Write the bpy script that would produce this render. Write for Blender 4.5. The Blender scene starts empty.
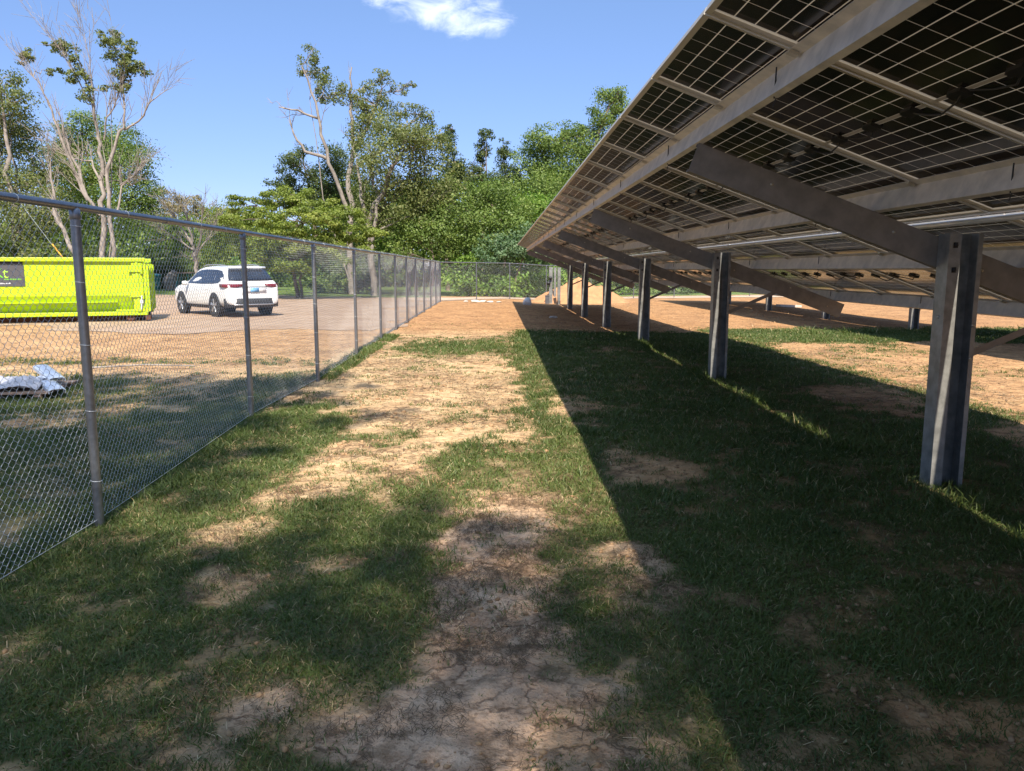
import bpy, bmesh, math, random
import numpy as np
from mathutils import Vector, Matrix
R = math.radians
random.seed(7)
scene = bpy.context.scene
col = scene.collection

# ------------------------------------------------------------------ camera, sky, sun, exposure
CAM_H = 1.68
cam_d = bpy.data.cameras.new('camera')
cam = bpy.data.objects.new('camera', cam_d)
col.objects.link(cam)
cam.location = (0, 0, CAM_H)
cam.rotation_euler = (R(90 - 8.47), 0, R(-1.1))
cam_d.sensor_width = 36
cam_d.lens = 27.28
cam_d.clip_start = 0.05
cam_d.clip_end = 3000
scene.camera = cam

SUN_DIR = Vector((-0.070, 0.88, -1.0)).normalized()      # the way the light travels
SUN_EL = math.asin(-SUN_DIR.z)
world = bpy.data.worlds.new('World')
scene.world = world
world.use_nodes = True
wn, wl = world.node_tree.nodes, world.node_tree.links
wn.clear()
w_out = wn.new('ShaderNodeOutputWorld')
w_bg = wn.new('ShaderNodeBackground')
w_bg.inputs['Strength'].default_value = 0.105
sky = wn.new('ShaderNodeTexSky')
sky.sky_type = 'NISHITA'
sky.sun_disc = False
sky.sun_elevation = SUN_EL
sky.sun_rotation = math.atan2(-SUN_DIR.x, -SUN_DIR.y)
sky.altitude = 900
sky.air_density = 1.0
sky.dust_density = 0.0
sky.ozone_density = 3.0
# a small fair-weather cloud high ahead, placed by its direction in the sky
tc = wn.new('ShaderNodeTexCoord')
sep = wn.new('ShaderNodeSeparateXYZ'); wl.new(tc.outputs['Generated'], sep.inputs[0])
def wmath(op, a, b=None):
    n = wn.new('ShaderNodeMath'); n.operation = op
    for i, v in enumerate((a, b)):
        if v is None: continue
        if isinstance(v, (int, float)): n.inputs[i].default_value = v
        else: wl.new(v, n.inputs[i])
    return n.outputs[0]
gy = wmath('MAXIMUM', sep.outputs['Y'], 0.05)
az = wmath('DIVIDE', sep.outputs['X'], gy)
el = wmath('DIVIDE', sep.outputs['Z'], gy)
cmb = wn.new('ShaderNodeCombineXYZ')
wl.new(wmath('MULTIPLY', az, 1.0), cmb.inputs[0]); wl.new(wmath('MULTIPLY', el, 1.7), cmb.inputs[1])
cn = wn.new('ShaderNodeTexNoise'); cn.inputs['Scale'].default_value = 19; cn.inputs['Detail'].default_value = 6
cn.inputs['Roughness'].default_value = 0.62; cn.inputs['Distortion'].default_value = 0.5
wl.new(cmb.outputs[0], cn.inputs['Vector'])
def lobe(a0, e0, ra, re):
    da = wmath('DIVIDE', wmath('SUBTRACT', az, a0), ra)
    de = wmath('DIVIDE', wmath('SUBTRACT', el, e0), re)
    r2 = wmath('ADD', wmath('MULTIPLY', da, da), wmath('MULTIPLY', de, de))
    return wmath('MAXIMUM', wmath('SUBTRACT', 1.0, r2), 0.0)
msk = wmath('MAXIMUM', lobe(-0.030, 0.304, 0.062, 0.034), lobe(-0.078, 0.316, 0.075, 0.030))
msk = wmath('MAXIMUM', msk, lobe(-0.122, 0.328, 0.060, 0.020))
cv = wmath('ADD', wmath('MULTIPLY', msk, 0.85), wmath('MULTIPLY', wmath('SUBTRACT', cn.outputs['Fac'], 0.54), 2.5))
cl = wn.new('ShaderNodeMapRange'); cl.inputs['From Min'].default_value = 0.10; cl.inputs['From Max'].default_value = 1.25
cl.inputs['To Max'].default_value = 0.62; cl.interpolation_type = 'SMOOTHSTEP'
wl.new(wmath('MULTIPLY', cv, wmath('MINIMUM', wmath('MULTIPLY', msk, 5.0), 1.0)), cl.inputs['Value'])
cmix = wn.new('ShaderNodeMixRGB')
cmix.inputs['Color2'].default_value = (8.2, 8.6, 9.8, 1)
wl.new(cl.outputs[0], cmix.inputs['Fac']); wl.new(sky.outputs[0], cmix.inputs['Color1'])
tint = wn.new('ShaderNodeMixRGB'); tint.blend_type = 'MULTIPLY'; tint.inputs['Fac'].default_value = 1; tint.inputs['Color2'].default_value = (0.93, 0.94, 1.16, 1)
hz_t = wn.new('ShaderNodeMapRange'); hz_t.inputs['From Min'].default_value = 0.0; hz_t.inputs['From Max'].default_value = 0.32
wl.new(sep.outputs['Z'], hz_t.inputs['Value'])
tcol = wn.new('ShaderNodeMixRGB'); tcol.inputs['Color1'].default_value = (0.475, 0.47, 0.70, 1); tcol.inputs['Color2'].default_value = (0.87, 0.88, 0.965, 1)
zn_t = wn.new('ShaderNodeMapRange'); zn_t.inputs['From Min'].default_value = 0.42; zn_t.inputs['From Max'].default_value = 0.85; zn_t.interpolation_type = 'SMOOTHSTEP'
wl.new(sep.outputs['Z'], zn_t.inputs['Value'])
tco2 = wn.new('ShaderNodeMixRGB'); tco2.inputs['Color2'].default_value = (3.6, 2.9, 2.2, 1)      # overhead sky brightened and warmed, added as fill for the tree shade
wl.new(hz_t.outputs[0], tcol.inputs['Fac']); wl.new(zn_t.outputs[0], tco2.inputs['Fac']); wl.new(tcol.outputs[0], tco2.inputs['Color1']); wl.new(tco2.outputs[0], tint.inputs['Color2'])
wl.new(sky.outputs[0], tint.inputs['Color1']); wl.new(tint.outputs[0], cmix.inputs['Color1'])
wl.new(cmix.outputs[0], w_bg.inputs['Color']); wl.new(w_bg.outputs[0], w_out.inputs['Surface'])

sun_d = bpy.data.lights.new('sun', 'SUN')
sun = bpy.data.objects.new('sun', sun_d)
col.objects.link(sun)
sun.location = (0, -40, 50)
sun.rotation_euler = SUN_DIR.to_track_quat('-Z', 'Y').to_euler()
sun_d.energy = 4.9
sun_d.angle = R(0.53)
sun_d.color = (1.0, 0.92, 0.79)

scene.view_settings.view_transform = 'Standard'
scene.view_settings.look = 'None'
scene.view_settings.gamma = 1
scene.view_settings.use_curve_mapping = False
scene.view_settings.exposure = 0.92
scene.render.engine = 'CYCLES'
scene.cycles.max_bounces = 10
scene.cycles.diffuse_bounces = 5
scene.cycles.glossy_bounces = 4
scene.cycles.transparent_max_bounces = 8
scene.cycles.use_denoising = True

# ------------------------------------------------------------------ helpers
def link(name, me, mat=None, parent=None, loc=(0, 0, 0), rot=(0, 0, 0)):
    o = bpy.data.objects.new(name, me)
    col.objects.link(o)
    if mat is not None and me is not None:
        for m in (mat if isinstance(mat, (list, tuple)) else [mat]): me.materials.append(m)
    if parent is not None: o.parent = parent
    o.location = loc; o.rotation_euler = rot
    return o

def tag(o, label=None, cat=None, group=None, kind=None):
    if label: o['label'] = label
    if cat: o['category'] = cat
    if group: o['group'] = group
    if kind: o['kind'] = kind
    return o

def thing(name, label, cat, loc=(0, 0, 0), rz=0, group=None):
    return tag(link(name, None, loc=loc, rot=(0, 0, rz)), label, cat, group)

def copy_tree(o, parent=None, skip=()):
    c = o.copy(); col.objects.link(c)
    if parent is not None: c.parent = parent
    for ch in [x for x in bpy.data.objects if x.parent == o and not any(x.name.startswith(k) for k in skip)]: copy_tree(ch, c, skip)
    return c

def np_mesh(name, verts, faces, var=None, extra=None, smooth=False):
    """verts (n,3), faces (m,k) with one k: a mesh built straight from arrays"""
    verts = np.ascontiguousarray(verts, dtype=np.float32); faces = np.ascontiguousarray(faces, dtype=np.int32)
    me = bpy.data.meshes.new(name)
    m, k = faces.shape
    me.vertices.add(len(verts)); me.vertices.foreach_set('co', verts.ravel())
    me.loops.add(m * k); me.loops.foreach_set('vertex_index', faces.ravel())
    me.polygons.add(m); me.polygons.foreach_set('loop_start', np.arange(0, m * k, k, dtype=np.int32))
    me.update(calc_edges=True)
    if smooth: me.polygons.foreach_set('use_smooth', np.ones(m, dtype=bool))
    if var is not None:
        a = me.attributes.new('var', 'FLOAT', 'FACE'); a.data.foreach_set('value', np.asarray(var, dtype=np.float32))
    for nm, vals in (extra or {}).items():
        a = me.attributes.new(nm, 'FLOAT', 'POINT'); a.data.foreach_set('value', np.asarray(vals, dtype=np.float32))
    me.validate()
    return me

class MB:
    def __init__(s): s.v = []; s.f = []; s.sm = []
    def add(s, vs, fs, smooth=False):
        b = len(s.v); s.v += [tuple(p) for p in vs]
        for f in fs: s.f.append([i + b for i in f]); s.sm.append(smooth)
        return s
    def box(s, lo, hi, M=None):
        x0, y0, z0 = lo; x1, y1, z1 = hi
        vs = [Vector(p) for p in ((x0,y0,z0),(x1,y0,z0),(x1,y1,z0),(x0,y1,z0),(x0,y0,z1),(x1,y0,z1),(x1,y1,z1),(x0,y1,z1))]
        if M: vs = [M @ p for p in vs]
        return s.add(vs, [(0,3,2,1),(4,5,6,7),(0,1,5,4),(1,2,6,5),(2,3,7,6),(3,0,4,7)])
    def extrude(s, prof, O, U, V, W):
        """closed profile [(u, v)] swept along W"""
        O, U, V, W = Vector(O), Vector(U), Vector(V), Vector(W)
        n = len(prof)
        a = [O + U * u + V * v for u, v in prof]
        b = [p + W for p in a]
        fs = [(i, (i + 1) % n, n + (i + 1) % n, n + i) for i in range(n)]
        fs += [tuple(range(n))[::-1], tuple(range(n, 2 * n))]
        return s.add(a + b, fs)
    def tube(s, pts, rad, n=8, cap=True):
        pts = [Vector(p) for p in pts]
        if not isinstance(rad, (list, tuple)): rad = [rad] * len(pts)
        rings = []
        t0 = (pts[1] - pts[0]).normalized()
        ref = Vector((0, 0, 1)) if abs(t0.z) < 0.9 else Vector((1, 0, 0))
        u = t0.cross(ref).normalized()
        for i, p in enumerate(pts):
            t = (pts[min(i + 1, len(pts) - 1)] - pts[max(i - 1, 0)]).normalized()
            u = (u - t * u.dot(t)).normalized(); w = t.cross(u)
            rings.append([p + (u * math.cos(2 * math.pi * k / n) + w * math.sin(2 * math.pi * k / n)) * rad[i] for k in range(n)])
        vs = [q for r_ in rings for q in r_]
        fs = [(i * n + k, i * n + (k + 1) % n, (i + 1) * n + (k + 1) % n, (i + 1) * n + k) for i in range(len(pts) - 1) for k in range(n)]
        b = len(s.v); s.add(vs, fs, True)
        if cap: s.add(rings[0], [tuple(range(n))[::-1]]); s.add(rings[-1], [tuple(range(n))])
        return s
    def lathe(s, prof, O, axis, n=24):
        """prof [(r, h)] turned round axis"""
        O, ax = Vector(O), Vector(axis).normalized()
        u = ax.orthogonal().normalized(); w = ax.cross(u)
        vs = [O + ax * h + (u * math.cos(2*math.pi*k/n) + w * math.sin(2*math.pi*k/n)) * r for r, h in prof for k in range(n)]
        fs = [(i*n+k, i*n+(k+1)%n, (i+1)*n+(k+1)%n, (i+1)*n+k) for i in range(len(prof)-1) for k in range(n)]
        return s.add(vs, fs, True)
    def mesh(s, name):
        me = bpy.data.meshes.new(name); me.from_pydata(s.v, [], s.f)
        me.polygons.foreach_set('use_smooth', s.sm); me.update(); return me
    def build(s, name, mat, parent=None, loc=(0,0,0), rot=(0,0,0), fix=True):
        me = s.mesh(name)
        if fix:
            bm = bmesh.new(); bm.from_mesh(me); bmesh.ops.recalc_face_normals(bm, faces=bm.faces); bm.to_mesh(me); bm.free()
        return link(name, me, mat, parent, loc, rot)

def bevel(o, w=0.01, seg=2):
    m = o.modifiers.new('bevel', 'BEVEL'); m.width = w; m.segments = seg; m.limit_method = 'ANGLE'; m.angle_limit = R(40); return o

# value noise in numpy
_rs = np.random.RandomState(3); _T = _rs.rand(256, 256)
def vnoise(x, y):
    x = np.asarray(x, float); y = np.asarray(y, float)
    xi = np.floor(x).astype(int); yi = np.floor(y).astype(int); fx = x - xi; fy = y - yi
    fx = fx * fx * (3 - 2 * fx); fy = fy * fy * (3 - 2 * fy)
    t = lambda i, j: _T[i % 256, j % 256]
    return (t(xi, yi) * (1 - fx) + t(xi + 1, yi) * fx) * (1 - fy) + (t(xi, yi + 1) * (1 - fx) + t(xi + 1, yi + 1) * fx) * fy
def fbm(x, y, o=4, s=1.0):
    a = 0; amp = 0.5; tot = 0
    for k in range(o):
        a = a + amp * vnoise(x * s + 17.3 * k, y * s + 9.1 * k); tot += amp; amp *= 0.55; s *= 2.03
    return a / tot
def sst(a, b, x):
    t = np.clip((np.asarray(x, float) - a) / (b - a), 0, 1); return t * t * (3 - 2 * t)

# ------------------------------------------------------------------ materials
def new_mat(name):
    m = bpy.data.materials.new(name); m.use_nodes = True
    nt = m.node_tree; p = nt.nodes['Principled BSDF']
    return m, nt.nodes, nt.links, p
def noise_node(n, l, scale, detail=4, rough=0.55, coord='Object', vec=None):
    t = n.new('ShaderNodeTexNoise'); t.inputs['Scale'].default_value = scale; t.inputs['Detail'].default_value = detail
    t.inputs['Roughness'].default_value = rough
    if vec is None:
        c = n.new('ShaderNodeTexCoord'); vec = c.outputs[coord]
    l.new(vec, t.inputs['Vector']); return t
def ramp(n, l, fac, stops):
    r = n.new('ShaderNodeValToRGB'); e = r.color_ramp.elements
    while len(e) > 1: e.remove(e[-1])
    e[0].position = stops[0][0]; e[0].color = (*stops[0][1], 1)
    for p, c in stops[1:]:
        q = e.new(p); q.color = (*c, 1)
    l.new(fac, r.inputs['Fac']); return r
def mixc(n, l, fac, a, b, mode='MIX'):
    m = n.new('ShaderNodeMixRGB'); m.blend_type = mode
    for k, v in (('Fac', fac), ('Color1', a), ('Color2', b)):
        if isinstance(v, (int, float)): m.inputs[k].default_value = v
        elif isinstance(v, tuple): m.inputs[k].default_value = (*v, 1)
        else: l.new(v, m.inputs[k])
    return m.outputs[0]
def mth(n, l, op, a, b=None, c=None):
    m = n.new('ShaderNodeMath'); m.operation = op
    for i, v in enumerate((a, b, c)):
        if v is None: continue
        if isinstance(v, (int, float)): m.inputs[i].default_value = v
        else: l.new(v, m.inputs[i])
    return m.outputs[0]
def bump(n, l, p, h, strength=0.3, dist=0.02):
    b = n.new('ShaderNodeBump'); b.inputs['Strength'].default_value = strength; b.inputs['Distance'].default_value = dist
    l.new(h, b.inputs['Height']); l.new(b.outputs[0], p.inputs['Normal'])

def simple(name, c, rough=0.5, metal=0.0, var=0.15, scale=6, spec=0.5, c2=None, coord='Object', bmp=0):
    m, n, l, p = new_mat(name)
    t = noise_node(n, l, scale, 5, 0.6, coord)
    a = c; b = c2 or tuple(x * (1 - var * 2) for x in c)
    r = ramp(n, l, t.outputs['Fac'], [(0.3, b), (0.65, a)])
    l.new(r.outputs[0], p.inputs['Base Color'])
    rr = n.new('ShaderNodeMapRange'); rr.inputs['To Min'].default_value = max(0, rough - 0.1); rr.inputs['To Max'].default_value = min(1, rough + 0.12)
    l.new(t.outputs['Fac'], rr.inputs['Value']); l.new(rr.outputs[0], p.inputs['Roughness'])
    p.inputs['Metallic'].default_value = metal; p.inputs['Specular IOR Level'].default_value = spec
    if bmp: bump(n, l, p, t.outputs['Fac'], bmp, 0.02)
    return m

M = {}
M['galv'] = simple('galvanised_tube', (0.25, 0.26, 0.28), 0.36, 0.75, 0.12, 30)
M['wire'] = simple('galvanised_wire', (0.64, 0.66, 0.67), 0.45, 0.3, 0.1, 40)
M['post_steel'] = simple('post_steel', (0.29, 0.285, 0.265), 0.42, 0.3, 0.18, 9, c2=(0.14, 0.14, 0.135))
M['rafter_steel'] = simple('rafter_steel', (0.26, 0.24, 0.22), 0.5, 0.25, 0.15, 7, c2=(0.17, 0.16, 0.15))
M['purlin_steel'] = simple('purlin_steel', (0.68, 0.62, 0.54), 0.5, 0.05, 0.12, 8, c2=(0.46, 0.43, 0.39))
M['frame_alu'] = simple('anodised_frame', (0.46, 0.42, 0.36), 0.45, 0.0, 0.05, 5)
M['conduit'] = simple('conduit_zinc', (0.72, 0.74, 0.78), 0.4, 0.25, 0.06, 12)
M['black_plastic'] = simple('black_plastic', (0.012, 0.012, 0.013), 0.5, 0, 0.1, 20)
M['bolt'] = simple('zinc_bolt', (0.55, 0.5, 0.4), 0.4, 0.7, 0.1, 30)

# bifacial module back: dark half cells, pale gaps, a pale strip through the middle
m, n, l, p = new_mat('module_back')
tcn = n.new('ShaderNodeTexCoord'); sp = n.new('ShaderNodeSeparateXYZ'); l.new(tcn.outputs['Object'], sp.inputs[0])
PL, PW = 2.52, 1.303                                   # module length (down the slope) and width
px_ = (PL / 2 - 0.028 - 0.012) / 11; py_ = (PW - 0.062) / 6
ax = mth(n, l, 'SUBTRACT', mth(n, l, 'ABSOLUTE', sp.outputs['X']), 0.012)
fx = mth(n, l, 'FRACT', mth(n, l, 'DIVIDE', ax, px_)); fx = mth(n, l, 'MULTIPLY', mth(n, l, 'MINIMUM', fx, mth(n, l, 'SUBTRACT', 1.0, fx)), px_)
ay = mth(n, l, 'ADD', sp.outputs['Y'], PW / 2 - 0.031)
fy = mth(n, l, 'FRACT', mth(n, l, 'DIVIDE', ay, py_)); fy = mth(n, l, 'MULTIPLY', mth(n, l, 'MINIMUM', fy, mth(n, l, 'SUBTRACT', 1.0, fy)), py_)
ln = mth(n, l, 'LESS_THAN', mth(n, l, 'MINIMUM', fx, fy), 0.0032)
mid = mth(n, l, 'LESS_THAN', ax, 0.0)
edge = mth(n, l, 'MAXIMUM', mth(n, l, 'GREATER_THAN', mth(n, l, 'ABSOLUTE', sp.outputs['X']), PL / 2 - 0.03), mth(n, l, 'GREATER_THAN', mth(n, l, 'ABSOLUTE', sp.outputs['Y']), PW / 2 - 0.033))
ln = mth(n, l, 'MAXIMUM', mth(n, l, 'MAXIMUM', ln, mid), edge)
dust = noise_node(n, l, 3.0, 4, 0.6)
cellc = ramp(n, l, dust.outputs['Fac'], [(0.35, (0.014, 0.013, 0.015)), (0.7, (0.040, 0.032, 0.027))])
l.new(mixc(n, l, ln, cellc.outputs[0], mixc(n, l, mid, (0.80, 0.71, 0.59), (0.42, 0.37, 0.31))), p.inputs['Base Color'])
p.inputs['Roughness'].default_value = 0.13; p.inputs['IOR'].default_value = 1.5
# daylight leaks through the gaps between the cells
tl_ = n.new('ShaderNodeBsdfTranslucent'); tl_.inputs['Color'].default_value = (.85, .78, .66, 1)
ms_ = n.new('ShaderNodeMixShader'); l.new(mth(n, l, 'MULTIPLY', mth(n, l, 'MULTIPLY', ln, mth(n, l, 'SUBTRACT', 1.0, mth(n, l, 'MULTIPLY', mid, 0.75))), 0.095), ms_.inputs[0]); l.new(p.outputs[0], ms_.inputs[1]); l.new(tl_.outputs[0], ms_.inputs[2]); l.new(ms_.outputs[0], n['Material Output'].inputs['Surface'])
M['module'] = m
m2 = m.copy(); m2.name = 'module_front'; n2f, l2f = m2.node_tree.nodes, m2.node_tree.links
for q_ in [x for x in n2f if x.type == 'BSDF_TRANSLUCENT']:
    tp_ = n2f.new('ShaderNodeBsdfTransparent'); mx_ = [x for x in n2f if x.type == 'MIX_SHADER'][0]; l2f.new(tp_.outputs[0], mx_.inputs[2])
    f_ = mx_.inputs[0].links[0].from_node; f_.inputs[1].default_value = 0.85
M['module_front'] = m2

def leaf_mat(name, stops, trans=0.42, rough=0.5):
    m, n, l, p = new_mat(name)
    at = n.new('ShaderNodeAttribute'); at.attribute_name = 'var'
    r = ramp(n, l, at.outputs['Fac'], stops)
    l.new(r.outputs[0], p.inputs['Base Color']); p.inputs['Roughness'].default_value = rough
    p.inputs['Specular IOR Level'].default_value = 0.35
    t = n.new('ShaderNodeBsdfTranslucent')
    l.new(mixc(n, l, 1.0, r.outputs[0], (1.0, 1.15, 0.5), 'MULTIPLY'), t.inputs['Color'])
    mx = n.new('ShaderNodeMixShader'); mx.inputs[0].default_value = trans
    l.new(p.outputs[0], mx.inputs[1]); l.new(t.outputs[0], mx.inputs[2])
    l.new(mx.outputs[0], n['Material Output'].inputs['Surface'])
    return m
LEAF = {
 'olive': leaf_mat('leaf_olive', [(0.0, (0.075, 0.095, 0.026)), (0.5, (0.165, 0.195, 0.060)), (0.85, (0.25, 0.26, 0.095)), (1.0, (0.34, 0.29, 0.14))]),
 'green': leaf_mat('leaf_green', [(0.0, (0.055, 0.092, 0.018)), (0.55, (0.150, 0.220, 0.048)), (1.0, (0.30, 0.36, 0.10))]),
 'bright': leaf_mat('leaf_bright', [(0.0, (0.07, 0.14, 0.02)), (0.55, (0.17, 0.29, 0.045)), (1.0, (0.32, 0.43, 0.09))]),
 'dark': leaf_mat('leaf_dark', [(0.0, (0.035, 0.055, 0.018)), (0.6, (0.090, 0.125, 0.038)), (1.0, (0.17, 0.20, 0.07))]),
 'bluish': leaf_mat('leaf_bluish', [(0.0, (0.05, 0.095, 0.045)), (0.6, (0.135, 0.22, 0.105)), (1.0, (0.25, 0.33, 0.18))]),
 'yellow': leaf_mat('leaf_yellow', [(0.0, (0.081, 0.115, 0.019)), (0.55, (0.203, 0.257, 0.043)), (1.0, (0.338, 0.351, 0.088))]),
 'tan': leaf_mat('leaf_tan', [(0.0, (0.162, 0.135, 0.054)), (0.6, (0.324, 0.257, 0.121)), (1.0, (0.459, 0.365, 0.203))]),
 'grass': leaf_mat('grass_blade', [(0.0, (0.045, 0.070, 0.018)), (0.5, (0.105, 0.145, 0.036)), (0.86, (0.17, 0.20, 0.060)), (0.93, (0.34, 0.28, 0.14)), (1.0, (0.48, 0.38, 0.21))], 0.3, 0.5),
 'straw': leaf_mat('dry_straw', [(0.0, (0.07, 0.042, 0.022)), (0.45, (0.20, 0.125, 0.065)), (0.75, (0.40, 0.28, 0.155)), (1.0, (0.56, 0.43, 0.27))], 0.05, 0.8),
}
BARK = {
 'pale': simple('bark_pale', (0.33, 0.285, 0.245), 0.85, 0, 0.2, 3, c2=(0.15, 0.125, 0.105), bmp=0.5),
 'brown': simple('bark_brown', (0.20, 0.15, 0.11), 0.9, 0, 0.2, 3, c2=(0.09, 0.07, 0.055), bmp=0.5),
 'grey': simple('bark_grey', (0.27, 0.24, 0.21), 0.9, 0, 0.2, 3, c2=(0.14, 0.12, 0.10), bmp=0.5),
}

# ------------------------------------------------------------------ the ground
def gz(x, y):
    x = np.asarray(x, float); y = np.asarray(y, float)
    z = -0.14 * sst(16, 27, y) * sst(0.2, 3.0, x) * (1 - sst(60, 90, y))
    near = 1 - sst(18, 40, np.abs(y) + np.abs(x) * 0.4)
    z = z + (fbm(x, y, 3, 0.55) - 0.5) * 0.07 * (0.4 + 0.6 * near) + (fbm(x + 40, y, 3, 3.1) - 0.5) * 0.03 * near
    return z
def ell(x, y, cx, cy, rx, ry, soft=0.45):
    d = np.sqrt(((x - cx) / rx) ** 2 + ((y - cy) / ry) ** 2)
    return 1 - sst(1 - soft, 1 + soft, d)
def cover(x, y):
    """how thickly grass grows at a spot, 0..1"""
    x = np.asarray(x, float); y = np.asarray(y, float)
    w = (fbm(x + 5, y + 3, 4, 0.9) - 0.5)
    w2 = fbm(x + 15, y + 53, 4, 3.6) - 0.5; k = np.clip(y / 8, .3, 1)
    xx = x + w * 0.7 * k + w2 * 0.6 * k; yy = y + (fbm(x + 31, y + 13, 3, 0.7) - 0.5) * 1.6 * k + (fbm(x + 3, y + 83, 3, 3.1) - .5) * .9 * k
    g = np.full_like(x, 0.10)
    mx = lambda a: np.maximum(g, a)
    # inside the fence, left of the array
    g = mx(0.97 * ell(xx, yy, -2.1, 3.2, 2.3, 3.1, 0.25))
    g = mx(0.9 * ell(xx, yy, -2.45, 7.3, 0.85, 2.7, 0.3))
    g = mx(0.82 * ell(xx, yy, -0.75, 5.0, 0.72, 1.0, 0.3))
    g = mx(0.85 * ell(xx, yy, 0.15, 6.5, 0.72, 1.1, 0.3))
    g = mx(0.6 * ell(xx, yy, -1.35, 7.6, 0.55, 0.5, 0.4))
    g = mx(0.72 * ell(xx, yy, -0.9, 17.0, 1.4, 2.0, 0.45))
    g = mx(0.55 * ell(xx, yy, 0.65, 17.5, 0.9, 3.0, 0.5))
    g = mx(0.45 * ell(xx, yy, 0.6, 12.5, 0.45, 1.9, 0.5))
    g = mx(0.30 * ell(xx, yy, 0.1, 9.4, 0.8, 0.9, 0.5))
    # bare holes
    for (cx, cy, rx, ry, k) in ((-1.42, 4.12, 0.16, 0.28, 0.65), (-1.55, 5.75, 0.42, 0.42, 0.8), (-1.7, 4.8, 0.24, 0.3, 0.65), (-1.9, 2.35, 0.35, 0.18, 0.6), (-1.05, 2.4, .25, .12, .6), (-.95, 2.75, .12, .2, .6),
                                (-0.06, 3.5, 0.25, 1.5, 0.88), (-0.2, 2.6, 0.30, 0.6, 0.84), (-.42, 2.55, .25, .2, .7), (0.02, 4.6, 0.40, 0.75, 0.85), (.3, 3.9, .22, .6, .7)):
        g = g * (1 - k * ell(xx, yy, cx, cy, rx, ry, 0.35))
    # under the array
    u = sst(0.12, 0.5, x + w * 0.6 * k + w2 * .4) * (1 - sst(20.2, 23.0, yy)) * (1 - sst(6.2, 7.6, x + (y - 8) * 0.05))
    lit = sst(5.6, 6.4, x) * 0
    g = np.maximum(g, u * 0.86)
    for (cx, cy, rx, ry, k) in ((1.25, 6.5, 0.42, 0.8, 0.8), (1.75, 2.75, 0.25, 0.3, 0.5), (1.0, 9.6, 0.4, 1.0, 0.75), (2.5, 3.2, 0.25, 0.25, 0.5), (4.9, 9.9, 0.6, 1.0, 0.85), (2.4, 16.5, 0.7, 0.6, 0.6), (5.6, 7.5, 0.5, 0.9, 0.8),
                                (0.75, 4.2, 0.25, 0.5, 0.5)):
        g = g * (1 - k * ell(xx, yy, cx, cy, rx, ry, 0.4))
    # sunny strip between the rows
    r = sst(5.4, 6.6, x) * (1 - sst(24, 25.5, yy))
    g = np.where(x > 5.4, np.maximum(g * (1 - r), r * np.maximum(0.9 * ell(xx * 0, yy, 0, 20.6, 1, 2.6, 0.3), 0.30 * sst(0.45, 0.62, fbm(x, y, 4, 0.5)))), g)
    # beyond the side fence
    o = sst(-2.75, -3.1, x)
    og = 0.92 * (1 - sst(11.2, 13.4, yy)) * (0.45 + 0.55 * sst(0.33, 0.52, fbm(x + 9, y, 4, 0.45)))
    og = np.maximum(og, 0.45 * ell(xx, yy, -9, 14.3, 6, 0.7, 0.5))
    og = np.maximum(og, 0.7 * ell(xx, yy, -14, 22.6, 7, 1.0, 0.5) * sst(0.4, 0.6, fbm(x, y + 60, 3, 0.6)))
    g = g * (1 - o) + o * og
    # break-up
    g = g * (0.60 + 0.55 * sst(0.30, 0.58, fbm(x + 3, y + 70, 4, 3.4)))
    return np.clip(g, 0, 1)
def lawn(x, y):
    """far mown grass where single blades no longer read"""
    a = sst(49.5, 51.0, y - 0.32 * (x + 3) * (x > -3) + (fbm(x, y, 3, 0.3) - 0.5) * 2) * (1 - 0)
    b = sst(52, 60, y + 0.9 * (x + 12) * 0)
    far = np.where(x > -4, a, sst(-1.0, 0.6, y - (45 + np.maximum(-5 - x, 0) * .42)))
    return np.clip(far, 0, 1)

def axis(breaks):
    out = []
    for a, b, s in breaks: out += list(np.arange(a, b, s))
    return np.array(out + [breaks[-1][1]])
gx = axis([(-1200, -200, 100), (-200, -60, 10), (-60, -20, 1.2), (-20, -7, 0.3), (-7, 9, 0.075), (9, 20, 0.3), (20, 60, 1.5), (60, 200, 10), (200, 1200, 100)])
gyv = axis([(-200, -30, 15), (-30, -5, 1.5), (-5, 1.5, 0.3), (1.5, 14, 0.075), (14, 28, 0.2), (28, 70, 0.7), (70, 140, 6), (140, 500, 40), (500, 2400, 200)])
X, Y = np.meshgrid(gx, gyv); nx, ny = len(gx), len(gyv)
Z = gz(X, Y)
ii = np.arange(nx * ny).reshape(ny, nx)
quads = np.stack([ii[:-1, :-1], ii[:-1, 1:], ii[1:, 1:], ii[1:, :-1]], -1).reshape(-1, 4)
clay = np.clip(np.maximum(sst(17, 24, Y + (fbm(X, Y, 3, 0.4) - 0.5) * 5) * (X > -3.2), (0.35 + .5 * fbm(X, Y * 3, 3, .35)) * sst(12.0, 15, Y) * (X < -3.2)), 0, 1)
clay = np.maximum(clay, 0.7 * sst(3, 7, X) * sst(6, 10, Y))
clay = np.maximum(clay, 0.75 * sst(0.7, 1.3, X) * (Y < 26))
shade_dusty = ell(X, Y, 0.0, 3.2, 1.2, 2.6, 0.5)
gm = np_mesh('ground', np.stack([X, Y, Z], -1).reshape(-1, 3), quads,
             extra={'cover': np.maximum(cover(X, Y), 0).ravel(), 'lawn': lawn(X, Y).ravel(), 'clay': clay.ravel(), 'dusty': shade_dusty.ravel()}, smooth=True)
m, n, l, p = new_mat('ground_soil')
geo = n.new('ShaderNodeNewGeometry'); pos = geo.outputs['Position']
def attr(nm):
    a = n.new('ShaderNodeAttribute'); a.attribute_name = nm; return a.outputs['Fac']
n1 = noise_node(n, l, 1.1, 6, 0.62, vec=pos); n2 = noise_node(n, l, 7.5, 6, 0.65, vec=pos); n3 = noise_node(n, l, 48, 4, 0.6, vec=pos)
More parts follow.
